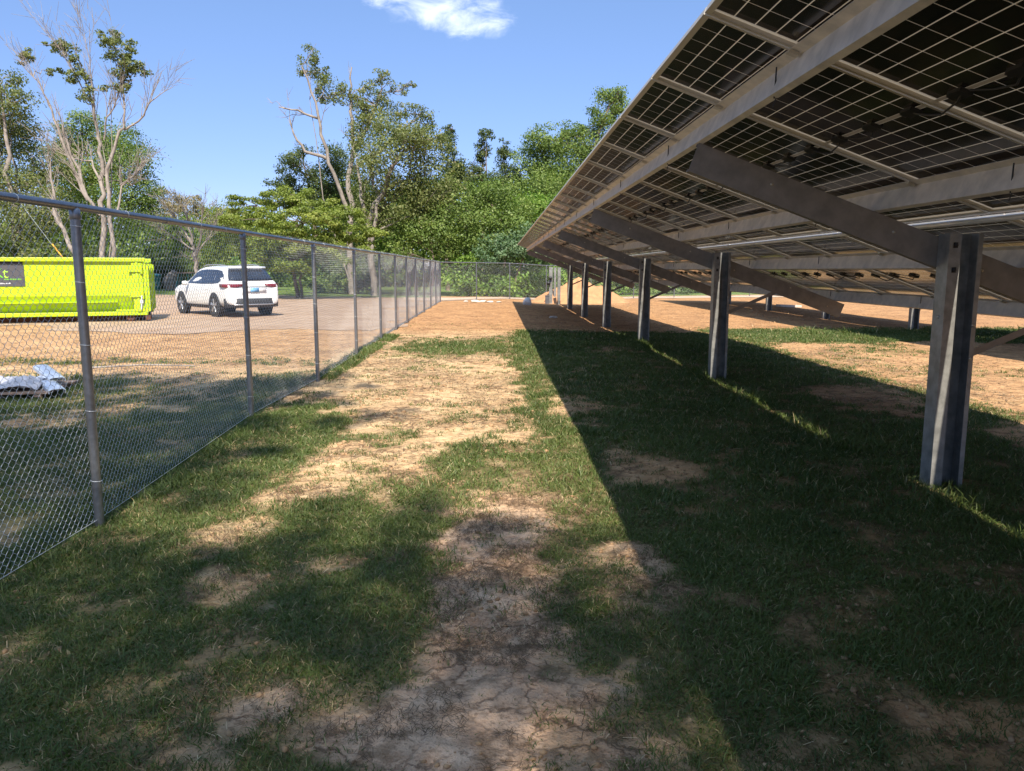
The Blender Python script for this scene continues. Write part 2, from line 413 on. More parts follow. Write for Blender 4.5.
st = n.new('ShaderNodeMapping'); st.inputs['Scale'].default_value = (1.0, 1.0, 1); st.inputs['Rotation'].default_value = (0, 0, 0.25); l.new(pos, st.inputs['Vector'])
n4 = noise_node(n, l, 5.5, 6, 0.7, vec=st.outputs[0])
tan = ramp(n, l, n2.outputs['Fac'], [(0.25, (0.36, 0.225, 0.115)), (0.48, (0.58, 0.395, 0.215)), (0.72, (0.70, 0.52, 0.31))])
org = ramp(n, l, n2.outputs['Fac'], [(0.25, (0.27, 0.135, 0.058)), (0.5, (0.46, 0.25, 0.115)), (0.75, (0.57, 0.345, 0.17))])
dst = ramp(n, l, n2.outputs['Fac'], [(0.25, (0.42, 0.26, 0.165)), (0.5, (0.64, 0.43, 0.285)), (0.75, (0.74, 0.53, 0.375))])
c = mixc(n, l, attr('clay'), tan.outputs[0], org.outputs[0])
c = mixc(n, l, attr('dusty'), c, dst.outputs[0])
c = mixc(n, l, mth(n, l, 'MULTIPLY', ramp(n, l, n1.outputs['Fac'], [(0.42, (0, 0, 0)), (0.62, (1, 1, 1))]).outputs[0], 0.45), c, (0.34, 0.175, 0.085))
# matted dead grass and leaf crumbs lying in streaks
c = mixc(n, l, mth(n, l, 'MULTIPLY', ramp(n, l, n4.outputs['Fac'], [(0.52, (0, 0, 0)), (0.60, (1, 1, 1))]).outputs[0], 0.6), c, (0.20, 0.125, 0.07))
c = mixc(n, l, mth(n, l, 'MULTIPLY', ramp(n, l, n3.outputs['Fac'], [(0.56, (0, 0, 0)), (0.66, (1, 1, 1))]).outputs[0], 0.5), c, (0.17, 0.10, 0.055))
wv = n.new('ShaderNodeVectorMath'); wv.operation = 'MULTIPLY_ADD'; wv.inputs[1].default_value = (.25, .25, 0); l.new(n2.outputs['Color'], wv.inputs[0]); l.new(pos, wv.inputs[2])
vc = n.new('ShaderNodeTexVoronoi'); vc.feature = 'DISTANCE_TO_EDGE'; vc.inputs['Scale'].default_value = 5.5; l.new(wv.outputs[0], vc.inputs['Vector'])
crack = ramp(n, l, vc.outputs['Distance'], [(0.0, (1, 1, 1)), (0.07, (0, 0, 0))]).outputs[0]
crk = mth(n, l, 'MULTIPLY', crack, ramp(n, l, n1.outputs['Fac'], [(0.42, (0, 0, 0)), (0.58, (1, 1, 1))]).outputs[0])
c = mixc(n, l, mth(n, l, 'MULTIPLY', crk, 0.75), c, (0.13, 0.075, 0.042))
n5 = noise_node(n, l, 2.4, 7, 0.72, vec=st.outputs[0])
c = mixc(n, l, 0.55, c, ramp(n, l, n5.outputs['Fac'], [(0.34, (0.58, 0.53, 0.49)), (0.47, (1.0, 1.0, 1.0)), (0.62, (1.22, 1.2, 1.17))]).outputs[0], 'MULTIPLY')
n6 = noise_node(n, l, 17, 3, 0.7, vec=pos)
c = mixc(n, l, mth(n, l, 'MULTIPLY', ramp(n, l, n6.outputs['Fac'], [(0.60, (0, 0, 0)), (0.68, (1, 1, 1))]).outputs[0], 0.5), c, (0.20, 0.115, 0.06))
cv = mth(n, l, 'ADD', attr('cover'), mth(n, l, 'MULTIPLY', mth(n, l, 'SUBTRACT', n2.outputs['Fac'], 0.5), 0.6))
gcov = ramp(n, l, cv, [(0.22, (0, 0, 0)), (0.75, (1, 1, 1))]).outputs[0]
gcol = ramp(n, l, n3.outputs['Fac'], [(0.3, (0.030, 0.038, 0.013)), (0.55, (0.075, 0.085, 0.026)), (0.8, (0.16, 0.13, 0.06))])
c = mixc(n, l, mth(n, l, 'MULTIPLY', gcov, 0.85), c, gcol.outputs[0])
lcol = ramp(n, l, n1.outputs['Fac'], [(0.3, (0.085, 0.14, 0.03)), (0.7, (0.17, 0.22, 0.06))])
c = mixc(n, l, attr('lawn'), c, lcol.outputs[0])
l.new(c, p.inputs['Base Color']); p.inputs['Roughness'].default_value = 0.95; p.inputs['Specular IOR Level'].default_value = 0.15
vor = n.new('ShaderNodeTexVoronoi'); vor.inputs['Scale'].default_value = 16; l.new(pos, vor.inputs['Vector'])
hh = mth(n, l, 'ADD', mth(n, l, 'ADD', n2.outputs['Fac'], mth(n, l, 'MULTIPLY', n3.outputs['Fac'], 0.4)), mth(n, l, 'MULTIPLY', vor.outputs['Distance'], 0.35))
hh = mth(n, l, 'ADD', hh, mth(n, l, 'MULTIPLY', n4.outputs['Fac'], 0.5)); hh = mth(n, l, 'SUBTRACT', hh, mth(n, l, 'MULTIPLY', crk, 0.4)); hh = mth(n, l, 'ADD', hh, mth(n, l, 'MULTIPLY', n5.outputs['Fac'], 1.2))
bump(n, l, p, hh, 0.75, 0.045)
M['ground'] = m
tag(link('ground', gm, m), kind='structure')

# pale gravel lot and the dirt track beyond the far fence
def sheet(name, poly, mat, z=0.012, jag=0.12, seg=0.5, big=0.6):
    pts = []
    for (a, b) in zip(poly, poly[1:] + poly[:1]):
        k = max(1, int(math.dist(a, b) / seg))
        for i in range(k):
            t = i / k; pts.append((a[0] + (b[0] - a[0]) * t + random.uniform(-jag, jag), a[1] + (b[1] - a[1]) * t + random.uniform(-jag, jag)))
    pts = [(x + big * 2 * (float(fbm(x + 7, y, 4, 0.5)) - .5), y + big * 2 * (float(fbm(x, y + 19, 4, 0.5)) - .5)) for x, y in pts]
    bm = bmesh.new()
    bm.faces.new([bm.verts.new((x, y, 0)) for x, y in pts])
    bmesh.ops.triangulate(bm, faces=bm.faces[:])
    for _ in range(3):
        bmesh.ops.subdivide_edges(bm, edges=[e for e in bm.edges if e.calc_length() > 1.2], cuts=1, use_grid_fill=True)
        bmesh.ops.triangulate(bm, faces=[f for f in bm.faces if len(f.verts) > 3])
    for v in bm.verts: v.co.z = float(gz(v.co.x, v.co.y)) + z
    bmesh.ops.recalc_face_normals(bm, faces=bm.faces)
    me = bpy.data.meshes.new(name); bm.to_mesh(me); bm.free()
    if me.polygons[0].normal.z < 0: me.flip_normals()
    return tag(link(name, me, mat), kind='structure')
def gravel(name, a, b, c_):
    m, n, l, p = new_mat(name)
    g = n.new('ShaderNodeNewGeometry')
    t1 = noise_node(n, l, 0.8, 6, 0.65, vec=g.outputs['Position']); t2 = noise_node(n, l, 30, 4, 0.7, vec=g.outputs['Position'])
    r1 = ramp(n, l, t1.outputs['Fac'], [(0.35, a), (0.6, b)]); r2 = ramp(n, l, t2.outputs['Fac'], [(0.35, c_), (0.6, (1, 1, 1))])
    l.new(mixc(n, l, 0.5, r1.outputs[0], r2.outputs[0], 'MULTIPLY'), p.inputs['Base Color']); p.inputs['Roughness'].default_value = 0.95
    bump(n, l, p, t2.outputs['Fac'], 0.4, 0.02); return m
M['lot'] = gravel('gravel', (0.33, 0.215, 0.135), (0.42, 0.30, 0.21), (0.6, 0.54, 0.48))
M['track'] = gravel('track_dirt', (0.46, 0.31, 0.21), (0.56, 0.42, 0.31), (0.7, 0.65, 0.6))
sheet('gravel_lot', [(-3.9, 21.5), (-3.9, 40), (-5, 46), (-12, 50), (-22, 54), (-34, 58), (-46, 52), (-46, 30), (-20, 25.5), (-10, 21.5)], M['lot'], big=2.4)
sheet('dirt_track', [(-4.5, 43.0), (-2.5, 43.2), (2, 46.7), (8, 49.5), (30, 55), (60, 62), (60, 66), (28, 58.5), (6, 52.2), (-2, 48.0), (-6, 47.5)], M['track'], z=0.016)

# ------------------------------------------------------------------ grass and straw
rng = np.random.default_rng(11)
def blades(n, area, hgt, wid, wscale, keep):
    """random blades over (x0,x1,y0,y1); keep(x,y)->probability"""
    x = rng.uniform(area[0], area[1], n); y = rng.uniform(area[2], area[3], n)
    pr = keep(x, y); k = rng.random(n) < pr
    x, y, pr = x[k], y[k], pr[k]; n = len(x)
    cl = fbm(x + 77, y + 21, 3, 1.7)
    h = hgt * (0.35 + 0.65 * rng.random(n)) * (0.45 + 0.75 * pr) * (0.6 + 0.9 * cl)
    a = rng.uniform(0, 2 * np.pi, n); lean = rng.uniform(0.35, 1.75, n)
    dx, dy = np.cos(a), np.sin(a)
    w = wid * wscale(y) * rng.uniform(0.6, 1.3, n)
    z = gz(x, y) - 0.004
    b = rng.uniform(0, 2 * np.pi, n); sx, sy = np.cos(b), np.sin(b)
    s1 = 0.55; out1 = lean * 0.35 * h; out2 = lean * 0.95 * h
    z1 = z + h * s1 * np.cos(lean * 0.45); z2 = z + h * np.cos(lean * 0.72)
    P = lambda ox, oz, sw: np.stack([x + dx * ox + sx * sw, y + dy * ox + sy * sw, oz], -1)
    V = np.stack([P(0, z, -w / 2), P(0, z, w / 2), P(out1, z1, w * 0.42), P(out1, z1, -w * 0.42), P(out2, z2, 0.0 * w)], 1)
    var = np.clip(0.15 + 0.62 * fbm(x, y, 3, 0.8) + rng.normal(0, 0.13, n), 0, 0.9)
    var[rng.random(n) < 0.055] = 0.97
    return V, var
def blade_mesh(name, parts):
    V = np.concatenate([p[0] for p in parts]); var = np.concatenate([p[1] for p in parts]); n = len(V)
    base = (np.arange(n) * 5)[:, None]
    f = np.concatenate([base + [0, 1, 2], base + [0, 2, 3], base + [3, 2, 4]], 1).reshape(-1, 3)
    return np_mesh(name, V.reshape(-1, 3), f, var=np.repeat(var, 3))
far_w = lambda y: np.clip(0.6 + 0.13 * y, 0.8, 3.2)
infl = lambda x, y: (np.abs(x - 0.02 * y) < 0.72 * np.maximum(y, 0) + 0.9)
kp = lambda x, y: (0.035 + 0.965 * sst(0.10, 0.85, cover(x, y) + 1.25 * (fbm(x + 61, y + 7, 3, 6.5) - .5) * (cover(x, y) > .12))) * infl(x, y)
nearp = [blades(215000, (-3.1, 3.6, 1.5, 5.2), 0.046, 0.0042, far_w, kp),
         blades(200000, (-6.5, 6.2, 5.2, 10.5), 0.062, 0.0048, far_w, kp),
         blades(185000, (-11.5, 9, 10.5, 17), 0.070, 0.0050, far_w, kp),
         blades(200000, (-3, 17, 17, 25), 0.075, 0.0050, far_w, kp),
         # broad weed leaves lying low among the blades
         blades(140000, (-3.1, 4.2, 1.5, 8.5), 0.036, 0.0115, lambda y: 1 + 0 * y, lambda x, y: 0.8 * sst(0.45, 0.8, cover(x, y)) * sst(0.40, 0.58, fbm(x + 4, y + 90, 3, 1.3)) * infl(x, y)),
         # sparse single tufts on the worn ground
         blades(80000, (-3, 2.4, 1.6, 9), 0.052, 0.0042, far_w, lambda x, y: 0.9 * sst(0.56, 0.66, fbm(x + 11, y + 47, 3, 4.2)) * infl(x, y)),
         blades(40000, (-2.6, 1.4, 9, 20), 0.055, 0.005, far_w, lambda x, y: 0.7 * sst(0.57, 0.68, fbm(x + 11, y + 47, 3, 2.6)) * infl(x, y)),
         # uncut grass in the line of the posts and along the foot of the fence
         blades(34000, (2.9, 3.75, 3.6, 20.5), 0.16, 0.0055, far_w, lambda x, y: 0.9 * np.exp(-((x - 3.3) / 0.22) ** 2) * sst(0.38, 0.6, fbm(x, y, 3, 1.5))),
         blades(16000, (-2.95, -2.5, 2.5, 20), 0.12, 0.005, far_w, lambda x, y: 0.8 * sst(0.42, 0.6, fbm(x + 2, y, 3, 1.5))),
         blades(9000, (8, 16, 20.2, 22.5), 0.22, 0.006, far_w, lambda x, y: 0.8 * sst(0.5, 0.62, fbm(x + 2, y + 8, 3, 1.5)))]
tag(link('grass', blade_mesh('grass', nearp), LEAF['grass']), kind='stuff')

def straws(n, area, length, wid, keep):
    x = rng.uniform(area[0], area[1], n); y = rng.uniform(area[2], area[3], n)
    k = rng.random(n) < keep(x, y); x, y = x[k], y[k]; n = len(x)
    a = rng.uniform(0, np.pi, n); L = length * rng.uniform(0.4, 1.3, n) / 2; w = wid * np.clip(0.6 + 0.12 * y, 0.8, 3)
    dx, dy = np.cos(a) * L, np.sin(a) * L
    z0 = gz(x - dx, y - dy) + 0.006 + rng.random(n) * 0.008; z1 = gz(x + dx, y + dy) + 0.006 + rng.random(n) * 0.014
    px, py = -np.sin(a) * w / 2, np.cos(a) * w / 2
    V = np.stack([np.stack([x - dx - px, y - dy - py, z0], -1), np.stack([x - dx + px, y - dy + py, z0], -1), np.stack([x + dx + px, y + dy + py, z1], -1), np.stack([x + dx - px, y + dy - py, z1], -1)], 1)
    return V, np.clip(rng.normal(0.5, 0.28, n), 0, 1)
sk = lambda x, y: (1 - cover(x, y)) * infl(x, y) * sst(0.40, 0.62, fbm(x + 3, y + 33, 4, 1.4)) * (1 - 0.95 * sst(19, 22, y))
lk = lambda x, y: (1 - cover(x, y)) * infl(x, y) * sst(.50, .60, fbm(x + 43, y + 5, 4, 3.6))
lit_ = straws(150000, (-2.5, 3.4, 1.6, 6.5), .034, .0024, lk); lit_ = (lit_[0], lit_[1] * .5)
sp_ = [lit_, straws(40000, (-3, 3.6, 1.6, 6.5), 0.042, 0.0030, sk), straws(60000, (-3, 7, 6.5, 20), 0.08, 0.0042, sk)]
V = np.concatenate([a[0] for a in sp_]); n_ = len(V)
tag(link('dry_straw', np_mesh('dry_straw', V.reshape(-1, 3), np.arange(n_ * 4).reshape(-1, 4), var=np.concatenate([a[1] for a in sp_])), LEAF['straw']), kind='stuff')

def clods(n, area, smin, smax, keep):
    x = rng.uniform(area[0], area[1], n); y = rng.uniform(area[2], area[3], n); k = rng.random(n) < keep(x, y); x, y = x[k], y[k]; n = len(x)
    bm = bmesh.new(); bmesh.ops.create_icosphere(bm, subdivisions=1, radius=1); base = np.array([v.co[:] for v in bm.verts]); fc = np.array([[v.index for v in f.verts] for f in bm.faces]); bm.free()
    sz = smin + (smax - smin) * rng.random(n) ** 3.5
    sc_ = sz[:, None] * rng.uniform(.6, 1.3, (n, 3)) * np.array([1, 1, .65])
    a = rng.uniform(0, 6.28, n); ca, sa = np.cos(a), np.sin(a)
    v = base[None] * (1 + rng.normal(0, .16, (n, len(base), 1))) * sc_[:, None, :]
    vx = v[..., 0] * ca[:, None] - v[..., 1] * sa[:, None] + x[:, None]; vy = v[..., 0] * sa[:, None] + v[..., 1] * ca[:, None] + y[:, None]; vz = v[..., 2] + (gz(x, y) + sz * .2)[:, None]
    return np.stack([vx, vy, vz], -1).reshape(-1, 3), (fc[None] + (np.arange(n) * len(base))[:, None, None]).reshape(-1, 3)
ck = lambda x, y: (1 - cover(x, y)) * infl(x, y) * sst(.42, .62, fbm(x + 13, y + 3, 3, 1.9))
cl_ = [clods(14000, (-3, 3.6, 1.6, 7), .003, .020, ck), clods(12000, (-3, 8, 7, 20), .006, .032, ck), clods(9000, (-3, 14, 20, 41), .010, .045, ck)]
vv, ff, o_ = [], [], 0
for a_, b_ in cl_: vv.append(a_); ff.append(b_ + o_); o_ += len(a_)
m, n, l, p = new_mat('clod_soil'); t_ = noise_node(n, l, 3.0, 4, .6)
l.new(ramp(n, l, t_.outputs['Fac'], [(.35, (.26, .145, .07)), (.65, (.44, .28, .15))]).outputs[0], p.inputs['Base Color']); p.inputs['Roughness'].default_value = .95
tag(link('soil_clods', np_mesh('soil_clods', np.concatenate(vv), np.concatenate(ff)), m), kind='stuff')

# ------------------------------------------------------------------ chain link fences
FH = 2.08                                                 # rail centre above ground
def fence(name, label, path, nears=()):
    """path: post positions (x, y) in order; the fabric hangs on the side away from the array"""
    root = thing(name, label, 'chain link fence', (path[0][0], path[0][1], float(gz(*path[0]))))
    o0 = Vector(root.location)
    P = [Vector((x, y, float(gz(x, y)))) - o0 for x, y in path]
    for i, q in enumerate(P):
        corner = i in (0, len(P) - 1)
        r_ = 0.036 if corner and i else 0.030
        mb = MB(); mb.tube([q - Vector((0, 0, 0.05)), q + Vector((0, 0, FH - 0.03))], r_, 14)
        po = mb.build('post', M['galv'], root)
        cp = MB(); cp.lathe([(0, 0.075), (0.02, 0.072), (r_ + 0.003, 0.055), (r_ + 0.003, 0.0), (r_, -0.005)], q + Vector((0, 0, FH - 0.075)), (0, 0, 1), 14)
        cp.build('post_cap', M['galv'], po)
        for k, zz in enumerate((0.25, 0.72, 1.15, 1.55, 1.9) if i in nears else (0.5, 1.3)):
            t = MB(); t.lathe([(r_ + 0.0005, -0.002), (r_ + 0.0035, -0.002), (r_ + 0.0035, 0.002), (r_ + 0.0005, 0.002)], q + Vector((0, 0, zz + 0.03 * (i % 3))), (0.12, 0.05, 1), 12)
            t.build('tie_wire', M['wire'], po)
    top = MB(); top.tube([q + Vector((0, 0, FH)) for q in P], 0.0245, 12); rail = top.build('top_rail', M['galv'], root)
    for i in range(len(P) - 1):
        d = (P[i + 1] - P[i]); c = P[i] + d * 0.42 + Vector((0, 0, FH))
        sl = MB(); sl.tube([c - d.normalized() * 0.09, c + d.normalized() * 0.09], 0.0275, 12); sl.build('rail_sleeve', M['galv'], rail)
        for tt in (0.2, 0.62, 0.82):
            c = P[i] + d * tt + Vector((0, 0, FH)); tw = MB(); tw.lathe([(0.0248, -0.003), (0.0278, -0.003), (0.0278, 0.003), (0.0248, 0.003)], c, d, 10); tw.build('tie_wire', M['wire'], rail)
    # the woven fabric of each bay: zigzag wires hooked into each other, twisted ends standing above the rail
    pit, rows = 0.0315, 64
    for i in range(len(P) - 1):
        a, b = P[i], P[i + 1]; d = b - a; L = d.to_2d().length; t = d / L; nrm = Vector((-t.y, t.x, 0)).normalized()
        k = int(L / pit); st = 1.0 / k
        rad = 0.0017
        zb_ = np.linspace(0.03, FH + 0.045, rows + 1); zs = np.stack([zb_ - .006, zb_ + .006], 1).ravel()
        bend = np.repeat(np.arange(rows + 1), 2); n2_ = len(zs); idx = np.arange(n2_)
        allv = []; allf = []
        ring = [(math.cos(2*math.pi*j/3), math.sin(2*math.pi*j/3)) for j in range(3)]
        tn = np.array(t); nn = np.array(nrm)
        cols = np.arange(k)
        s = (cols[:, None] + np.where((bend[None, :] + cols[:, None]) % 2 == 0, -0.02, 1.02)) * st * L      # along the bay
        bow = 0.018 * np.sin(np.pi * s / L) + 0.012 * (fbm(s + 3 * i, zs[None, :] + 0 * s, 2, 1.2) - 0.5)
        off = 0.034 + bow + np.where(idx[None, :] % 2 == 0, 0.0016, -0.0016)
        zz = zs[None, :] + (np.array(a)[2] + (np.array(b)[2] - np.array(a)[2]) * s / L)
        ctr = np.array(a)[None, None, :2] + tn[None, None, :2] * s[..., None] + nn[None, None, :2] * off[..., None]
        vs = np.empty((k, n2_, 3, 3))
        for j, (cx, cy) in enumerate(ring):
            vs[:, :, j, :2] = ctr + tn[:2] * cx * rad + nn[:2] * cy * rad; vs[:, :, j, 2] = zz + cx * rad * 0.3
        base = (np.arange(k)[:, None, None] * n2_ + np.arange(n2_ - 1)[None, :, None]) * 3
        fs = [np.stack([base[..., 0] + j, base[..., 0] + (j + 1) % 3, base[..., 0] + 3 + (j + 1) % 3, base[..., 0] + 3 + j], -1) for j in range(3)]
        me = np_mesh('chain_link_mesh', vs.reshape(-1, 3), np.stack(fs, 2).reshape(-1, 4), smooth=True)
        link('chain_link_mesh', me, M['wire'], root)
    tw = MB(); tw.tube([q + Vector((0, 0, 0.05)) for q in P], 0.002, 5); tw.build('tension_wire', M['wire'], root)
    return root
side_path = [(-2.75, -1.4), (-2.7, 1.7), (-2.65, 5.03), (-2.8, 8.75), (-2.74, 11.8), (-2.79, 15.4), (-2.82, 18.9), (-2.85, 22), (-2.88, 25), (-2.91, 28.1), (-2.93, 31.4), (-2.95, 34.8), (-2.97, 38), (-3.0, 41.4)]
fence('side_fence', 'long chain link fence with round posts running past the dumpster and the white car', side_path, nears=(2, 3, 4, 5))
far_path = [(-3.0, 41.48), (-1.15, 44.0), (0.75, 46.0), (3.0, 47.6), (5.9, 49.0), (8.8, 50.2), (11.7, 51.4), (14.6, 52.6), (17.5, 53.8), (20.4, 55.0), (23.3, 56.2), (26.2, 57.4), (29.1, 58.6), (32, 59.8)]
fence('far_fence', 'chain link fence crossing the far end of the field in front of the shrubs', far_path)

# ------------------------------------------------------------------ solar array
TILT = math.atan(0.37); CT, SN = math.cos(TILT), math.sin(TILT)
Uv, Nv = Vector((CT, 0, -SN)), Vector((SN, 0, CT))
XH, ZH = 1.03, 2.937                                       # underside of the module frame at the high edge
GAP = 0.09
YJ = [5.38 + 1.323 * k for k in range(-6, 27)]             # joints between module columns
Y0, Y1 = YJ[0], YJ[-1]
POSTS = [5.72 + 6.2 * k for k in range(0, 6)]
HI = Vector((XH, 0, ZH))

# meshes shared by every module
lam = MB(); lam.box((-PL/2 + 0.002, -PW/2 + 0.002, 0.026), (PL/2 - 0.002, PW/2 - 0.002, 0.032)); lam_me = lam.mesh('solar_panel'); lam_me.materials.append(M['module']); lam_me.materials.append(M['module_front']); lam_me.polygons.foreach_set('material_index', [0, 1, 1, 1, 1, 1])
fr = MB()
for s in (-1, 1):
    fr.box((-PL/2, s*PW/2 - 0.0015 - 0.0015*s, 0.0), (PL/2, s*PW/2 + 0.0015 - 0.0015*s, 0.036))
    y_in = s * (PW/2 - 0.003); fr.box((-PL/2, min(y_in, y_in - s*0.019), 0.0), (PL/2, max(y_in, y_in - s*0.019), 0.002))
    x_o = s * PL/2; xi = s * (PL/2 - 0.003); fr.box((min(x_o, xi), -PW/2 + 0.0031, 0.0), (max(x_o, xi), PW/2 - 0.0031, 0.0355))
    xj = s * (PL/2 - 0.033); fr.box((min(xi, xj), -PW/2 + 0.0222, 0.0), (max(xi, xj), PW/2 - 0.0222, 0.0018))
fr_me = fr.mesh('frame'); fr_me.materials.append(M['frame_alu'])
jb = MB(); jb.box((-0.035, -0.055, 0.006), (0.035, 0.055, 0.0255)); jb.box((-0.018, 0.055, 0.010), (0.018, 0.085, 0.022)); jb_me = jb.mesh('junction_box'); jb_me.materials.append(M['black_plastic'])
cb = MB(); cb.tube([(0.0, -PW/2 + 0.20, 0.012), (0.03, -PW/2 + 0.10, -0.01), (0.05, -PW/2 - 0.02, -0.028), (0.03, -PW/2 - 0.18, 0.0), (0.0, -PW/2 - 0.25, 0.012)], 0.006, 6)
cb2 = MB(); cb2.tube([(0.01, 0.0, 0.014), (0.06, 0.1, 0.0), (0.05, 0.25, 0.012), (0.0, 0.36, 0.014)], 0.005, 6)
cb2_me = cb2.mesh('lead'); cb2_me.materials.append(M['black_plastic']); cb_me = cb.mesh('cable'); cb_me.materials.append(M['black_plastic'])

def c_profile(h, b, lip, t):
    """C section: web along v, flanges toward +u"""
    return [(0, 0), (b, 0), (b, lip), (b - t, lip), (b - t, t), (t, t), (t, h - t), (b - t, h - t), (b - t, h - lip), (b, h - lip), (b, h), (0, h)]
def build_array(label):
    root = thing('solar_array', label, 'solar array', (3.4, 5.72, 0))
    off = -Vector(root.location)
    # posts: lipped channels, open side toward the near end
    w, dp, lp, lr, t = 0.25, 0.15, 0.088, 0.034, 0.006
    prof = [(lp, 0), (0, 0), (0, dp), (w, dp), (w, 0), (w - lr, 0), (w - lr, t), (w - t, t), (w - t, dp - t), (t, dp - t), (t, t), (lp, t)]
    for i, y in enumerate(POSTS):
        x0 = 3.32; zb = float(gz(x0, y)) - 0.15
        mb = MB(); mb.extrude(prof, off + Vector((x0, y, zb)), (1, 0, 0), (0, 1, 0), (0, 0, 1.945 - zb))
        # stiffening ribs pressed into the web
        for rx in (0.110, 0.155): mb.box(off + Vector((x0 + rx, y + dp - 0.022, zb)), off + Vector((x0 + rx + 0.012, y + dp - 0.0062, 1.94)))
        po = mb.build('post', M['post_steel'], root)
        for zz in (1.86, 1.68):
            b = MB(); c0 = off + Vector((x0 + 0.046, y, zz))
            b.box(c0 + Vector((-0.016, -0.004, -0.02)), c0 + Vector((0.016, -0.0012, 0.02))); b.lathe([(0.0, -0.016), (0.013, -0.016), (0.013, -0.004)], c0, (0, 1, 0), 6)
            b.build('bolt', M['black_plastic'], po)
        for sx, zz, in ((0.225, 1.27), (0.225, 1.02), (-0.0, 1.33)):
            b = MB(); c0 = off + Vector((x0 + sx, y - 0.001, zz)) if sx > 0 else off + Vector((x0, y + 0.07, zz))
            b.lathe([(0.0, 0.008), (0.010, 0.008), (0.012, 0.0)], c0, (0, -1, 0) if sx > 0 else (-1, 0, 0), 8); b.build('bolt', M['bolt'], po)
        # rafter bolted to the back of the post
        rt = HI + Uv * 0.545 - Nv * 0.152                   # top edge of the rafter, high end
        rl = 4.20
        rb = MB(); prf = [(0, -0.215 + v) if False else (u, v - 0.215) for u, v in c_profile(0.215, 0.07, 0.022, 0.004)]
        rb.extrude(prf, off + Vector((rt.x, y + dp + 0.004, rt.z)), (0, 1, 0), Nv, Uv * rl)
        ra = rb.build('rafter', M['rafter_steel'], root)
        for q in (0.62, 1.62, 2.03, 2.37, 3.3, 3.95):
            b = MB(); b.lathe([(0, 0.010), (0.011, 0.010), (0.013, 0)], off + Vector((rt.x, y + dp + 0.0035, rt.z)) + Uv * q - Nv * (0.05 + 0.11 * ((q * 7) % 1)), (0, -1, 0), 8); b.build('bolt', M['bolt'], ra)
        # brace from the post up to the low part of the rafter
        p0 = off + Vector((x0 + w - 0.02, y + dp + 0.012, 1.0)); p1 = off + rt + Vector((0, y + dp + 0.012, 0)) + Uv * 3.12 - Nv * 0.19
        dirv = (p1 - p0); sd = dirv.normalized().cross(Vector((0, 1, 0)))
        br = MB(); br.extrude([(-0.026, -0.0), (0.026, -0.0), (0.026, -0.004), (0.0 - 0.022, -0.004), (-0.022, -0.05), (-0.026, -0.05)], p0, sd, (0, -1, 0), dirv)
        br.build('brace', M['rafter_steel'], root)
    # purlins: Z sections running the whole length under the modules
    for s_ in (0.535, 1.96, 2.52 + GAP + 0.56, 2.52 + GAP + 1.96):
        c0 = HI + Uv * s_ - Nv * 0.001
        zp = [(-0.068, 0), (0.0, 0), (0.0, -0.147), (0.036, -0.147), (0.036, -0.125), (0.039, -0.125), (0.039, -0.15), (-0.003, -0.15), (-0.003, -0.003), (-0.068, -0.003)]
        zp = [(u, v) for u, v in zp]
        mb = MB(); mb.extrude(zp, off + Vector((c0.x, Y0 + 0.02, c0.z)), Uv, Nv, (0, Y1 - Y0 - 0.04, 0))
        pu = mb.build('purlin', M['purlin_steel'], root)
        for k, yj in enumerate(YJ[1:-1]):
            if yj > 32: continue
            cl = MB(); q = off + Vector((c0.x, yj - 0.022, c0.z)) - Uv * 0.052 - Nv * 0.024
            X_ = Matrix(((Uv.x, 0, Nv.x, q.x), (Uv.y, 1, Nv.y, q.y), (Uv.z, 0, Nv.z, q.z), (0, 0, 0, 1)))
            cl.box((-0.02, 0, 0), (0.03, 0.044, 0.018), X_); cl.build('clamp', M['bolt'], pu)
            if k % 2 == 0 and yj > 3:
                zt = MB(); yy = yj + 0.28; A = lambda u, v: off + Vector((c0.x, yy, c0.z)) + Uv * u + Nv * v
                zt.tube([A(-0.03, -0.006), A(-0.008, -0.07), A(0.02, -0.158), A(0.046, -0.15), A(0.03, -0.02)], 0.0045, 5)
                zt.tube([A(0.03, -0.158), A(0.032, -0.20)], 0.0035, 5); zt.build('cable_tie', M['black_plastic'], pu)
    # conduit lit through the slot between the two module rows
    mb = MB(); c0 = HI + Uv * (2.52 + GAP * .30) - Nv * 0.030
    mb.tube([off + Vector((c0.x, Y0 + 0.4, c0.z)), off + Vector((c0.x, Y1 - 0.3, c0.z))], 0.021, 14); cd = mb.build('conduit', M['conduit'], root)
    for k in range(9):
        yy = 3.3 + 4.1 * k; t_ = MB(); t_.lathe([(0.0215, -0.03), (0.0255, -0.03), (0.0255, 0.03), (0.0215, 0.03)], off + Vector((c0.x, yy, c0.z)), (0, 1, 0), 14); t_.build('coupling', M['conduit'], cd)
    # modules
    first = None
    for r_, s_ in ((0, PL / 2), (1, PL * 1.5 + GAP)):
        for i in range(len(YJ) - 1):
            c0 = HI + Uv * s_; loc = off + Vector((c0.x, (YJ[i] + YJ[i + 1]) / 2, c0.z))
            if first is None:
                pn = link('solar_panel', lam_me, None, root, loc, (0, TILT, 0)); first = pn
                link('frame', fr_me, None, pn)
                for yb in (-0.44, 0, 0.44): link('junction_box', jb_me, None, pn, (0, yb, 0))
                link('cable', cb_me, None, pn); link('lead', cb2_me, None, pn)
            else:
                pn = first.copy(); col.objects.link(pn); pn.parent = root; pn.location = loc
                for ch in first_kids:
                    c = ch.copy(); col.objects.link(c); c.parent = pn
            if first is pn: first_kids = [o for o in bpy.data.objects if o.parent == pn]
    return root
arr = build_array('tilted solar array in the foreground with steel posts standing in the shaded grass')
arr2 = copy_tree(arr, skip=('junction_box', 'cable', 'lead', 'bolt', 'clamp', 'coupling'))
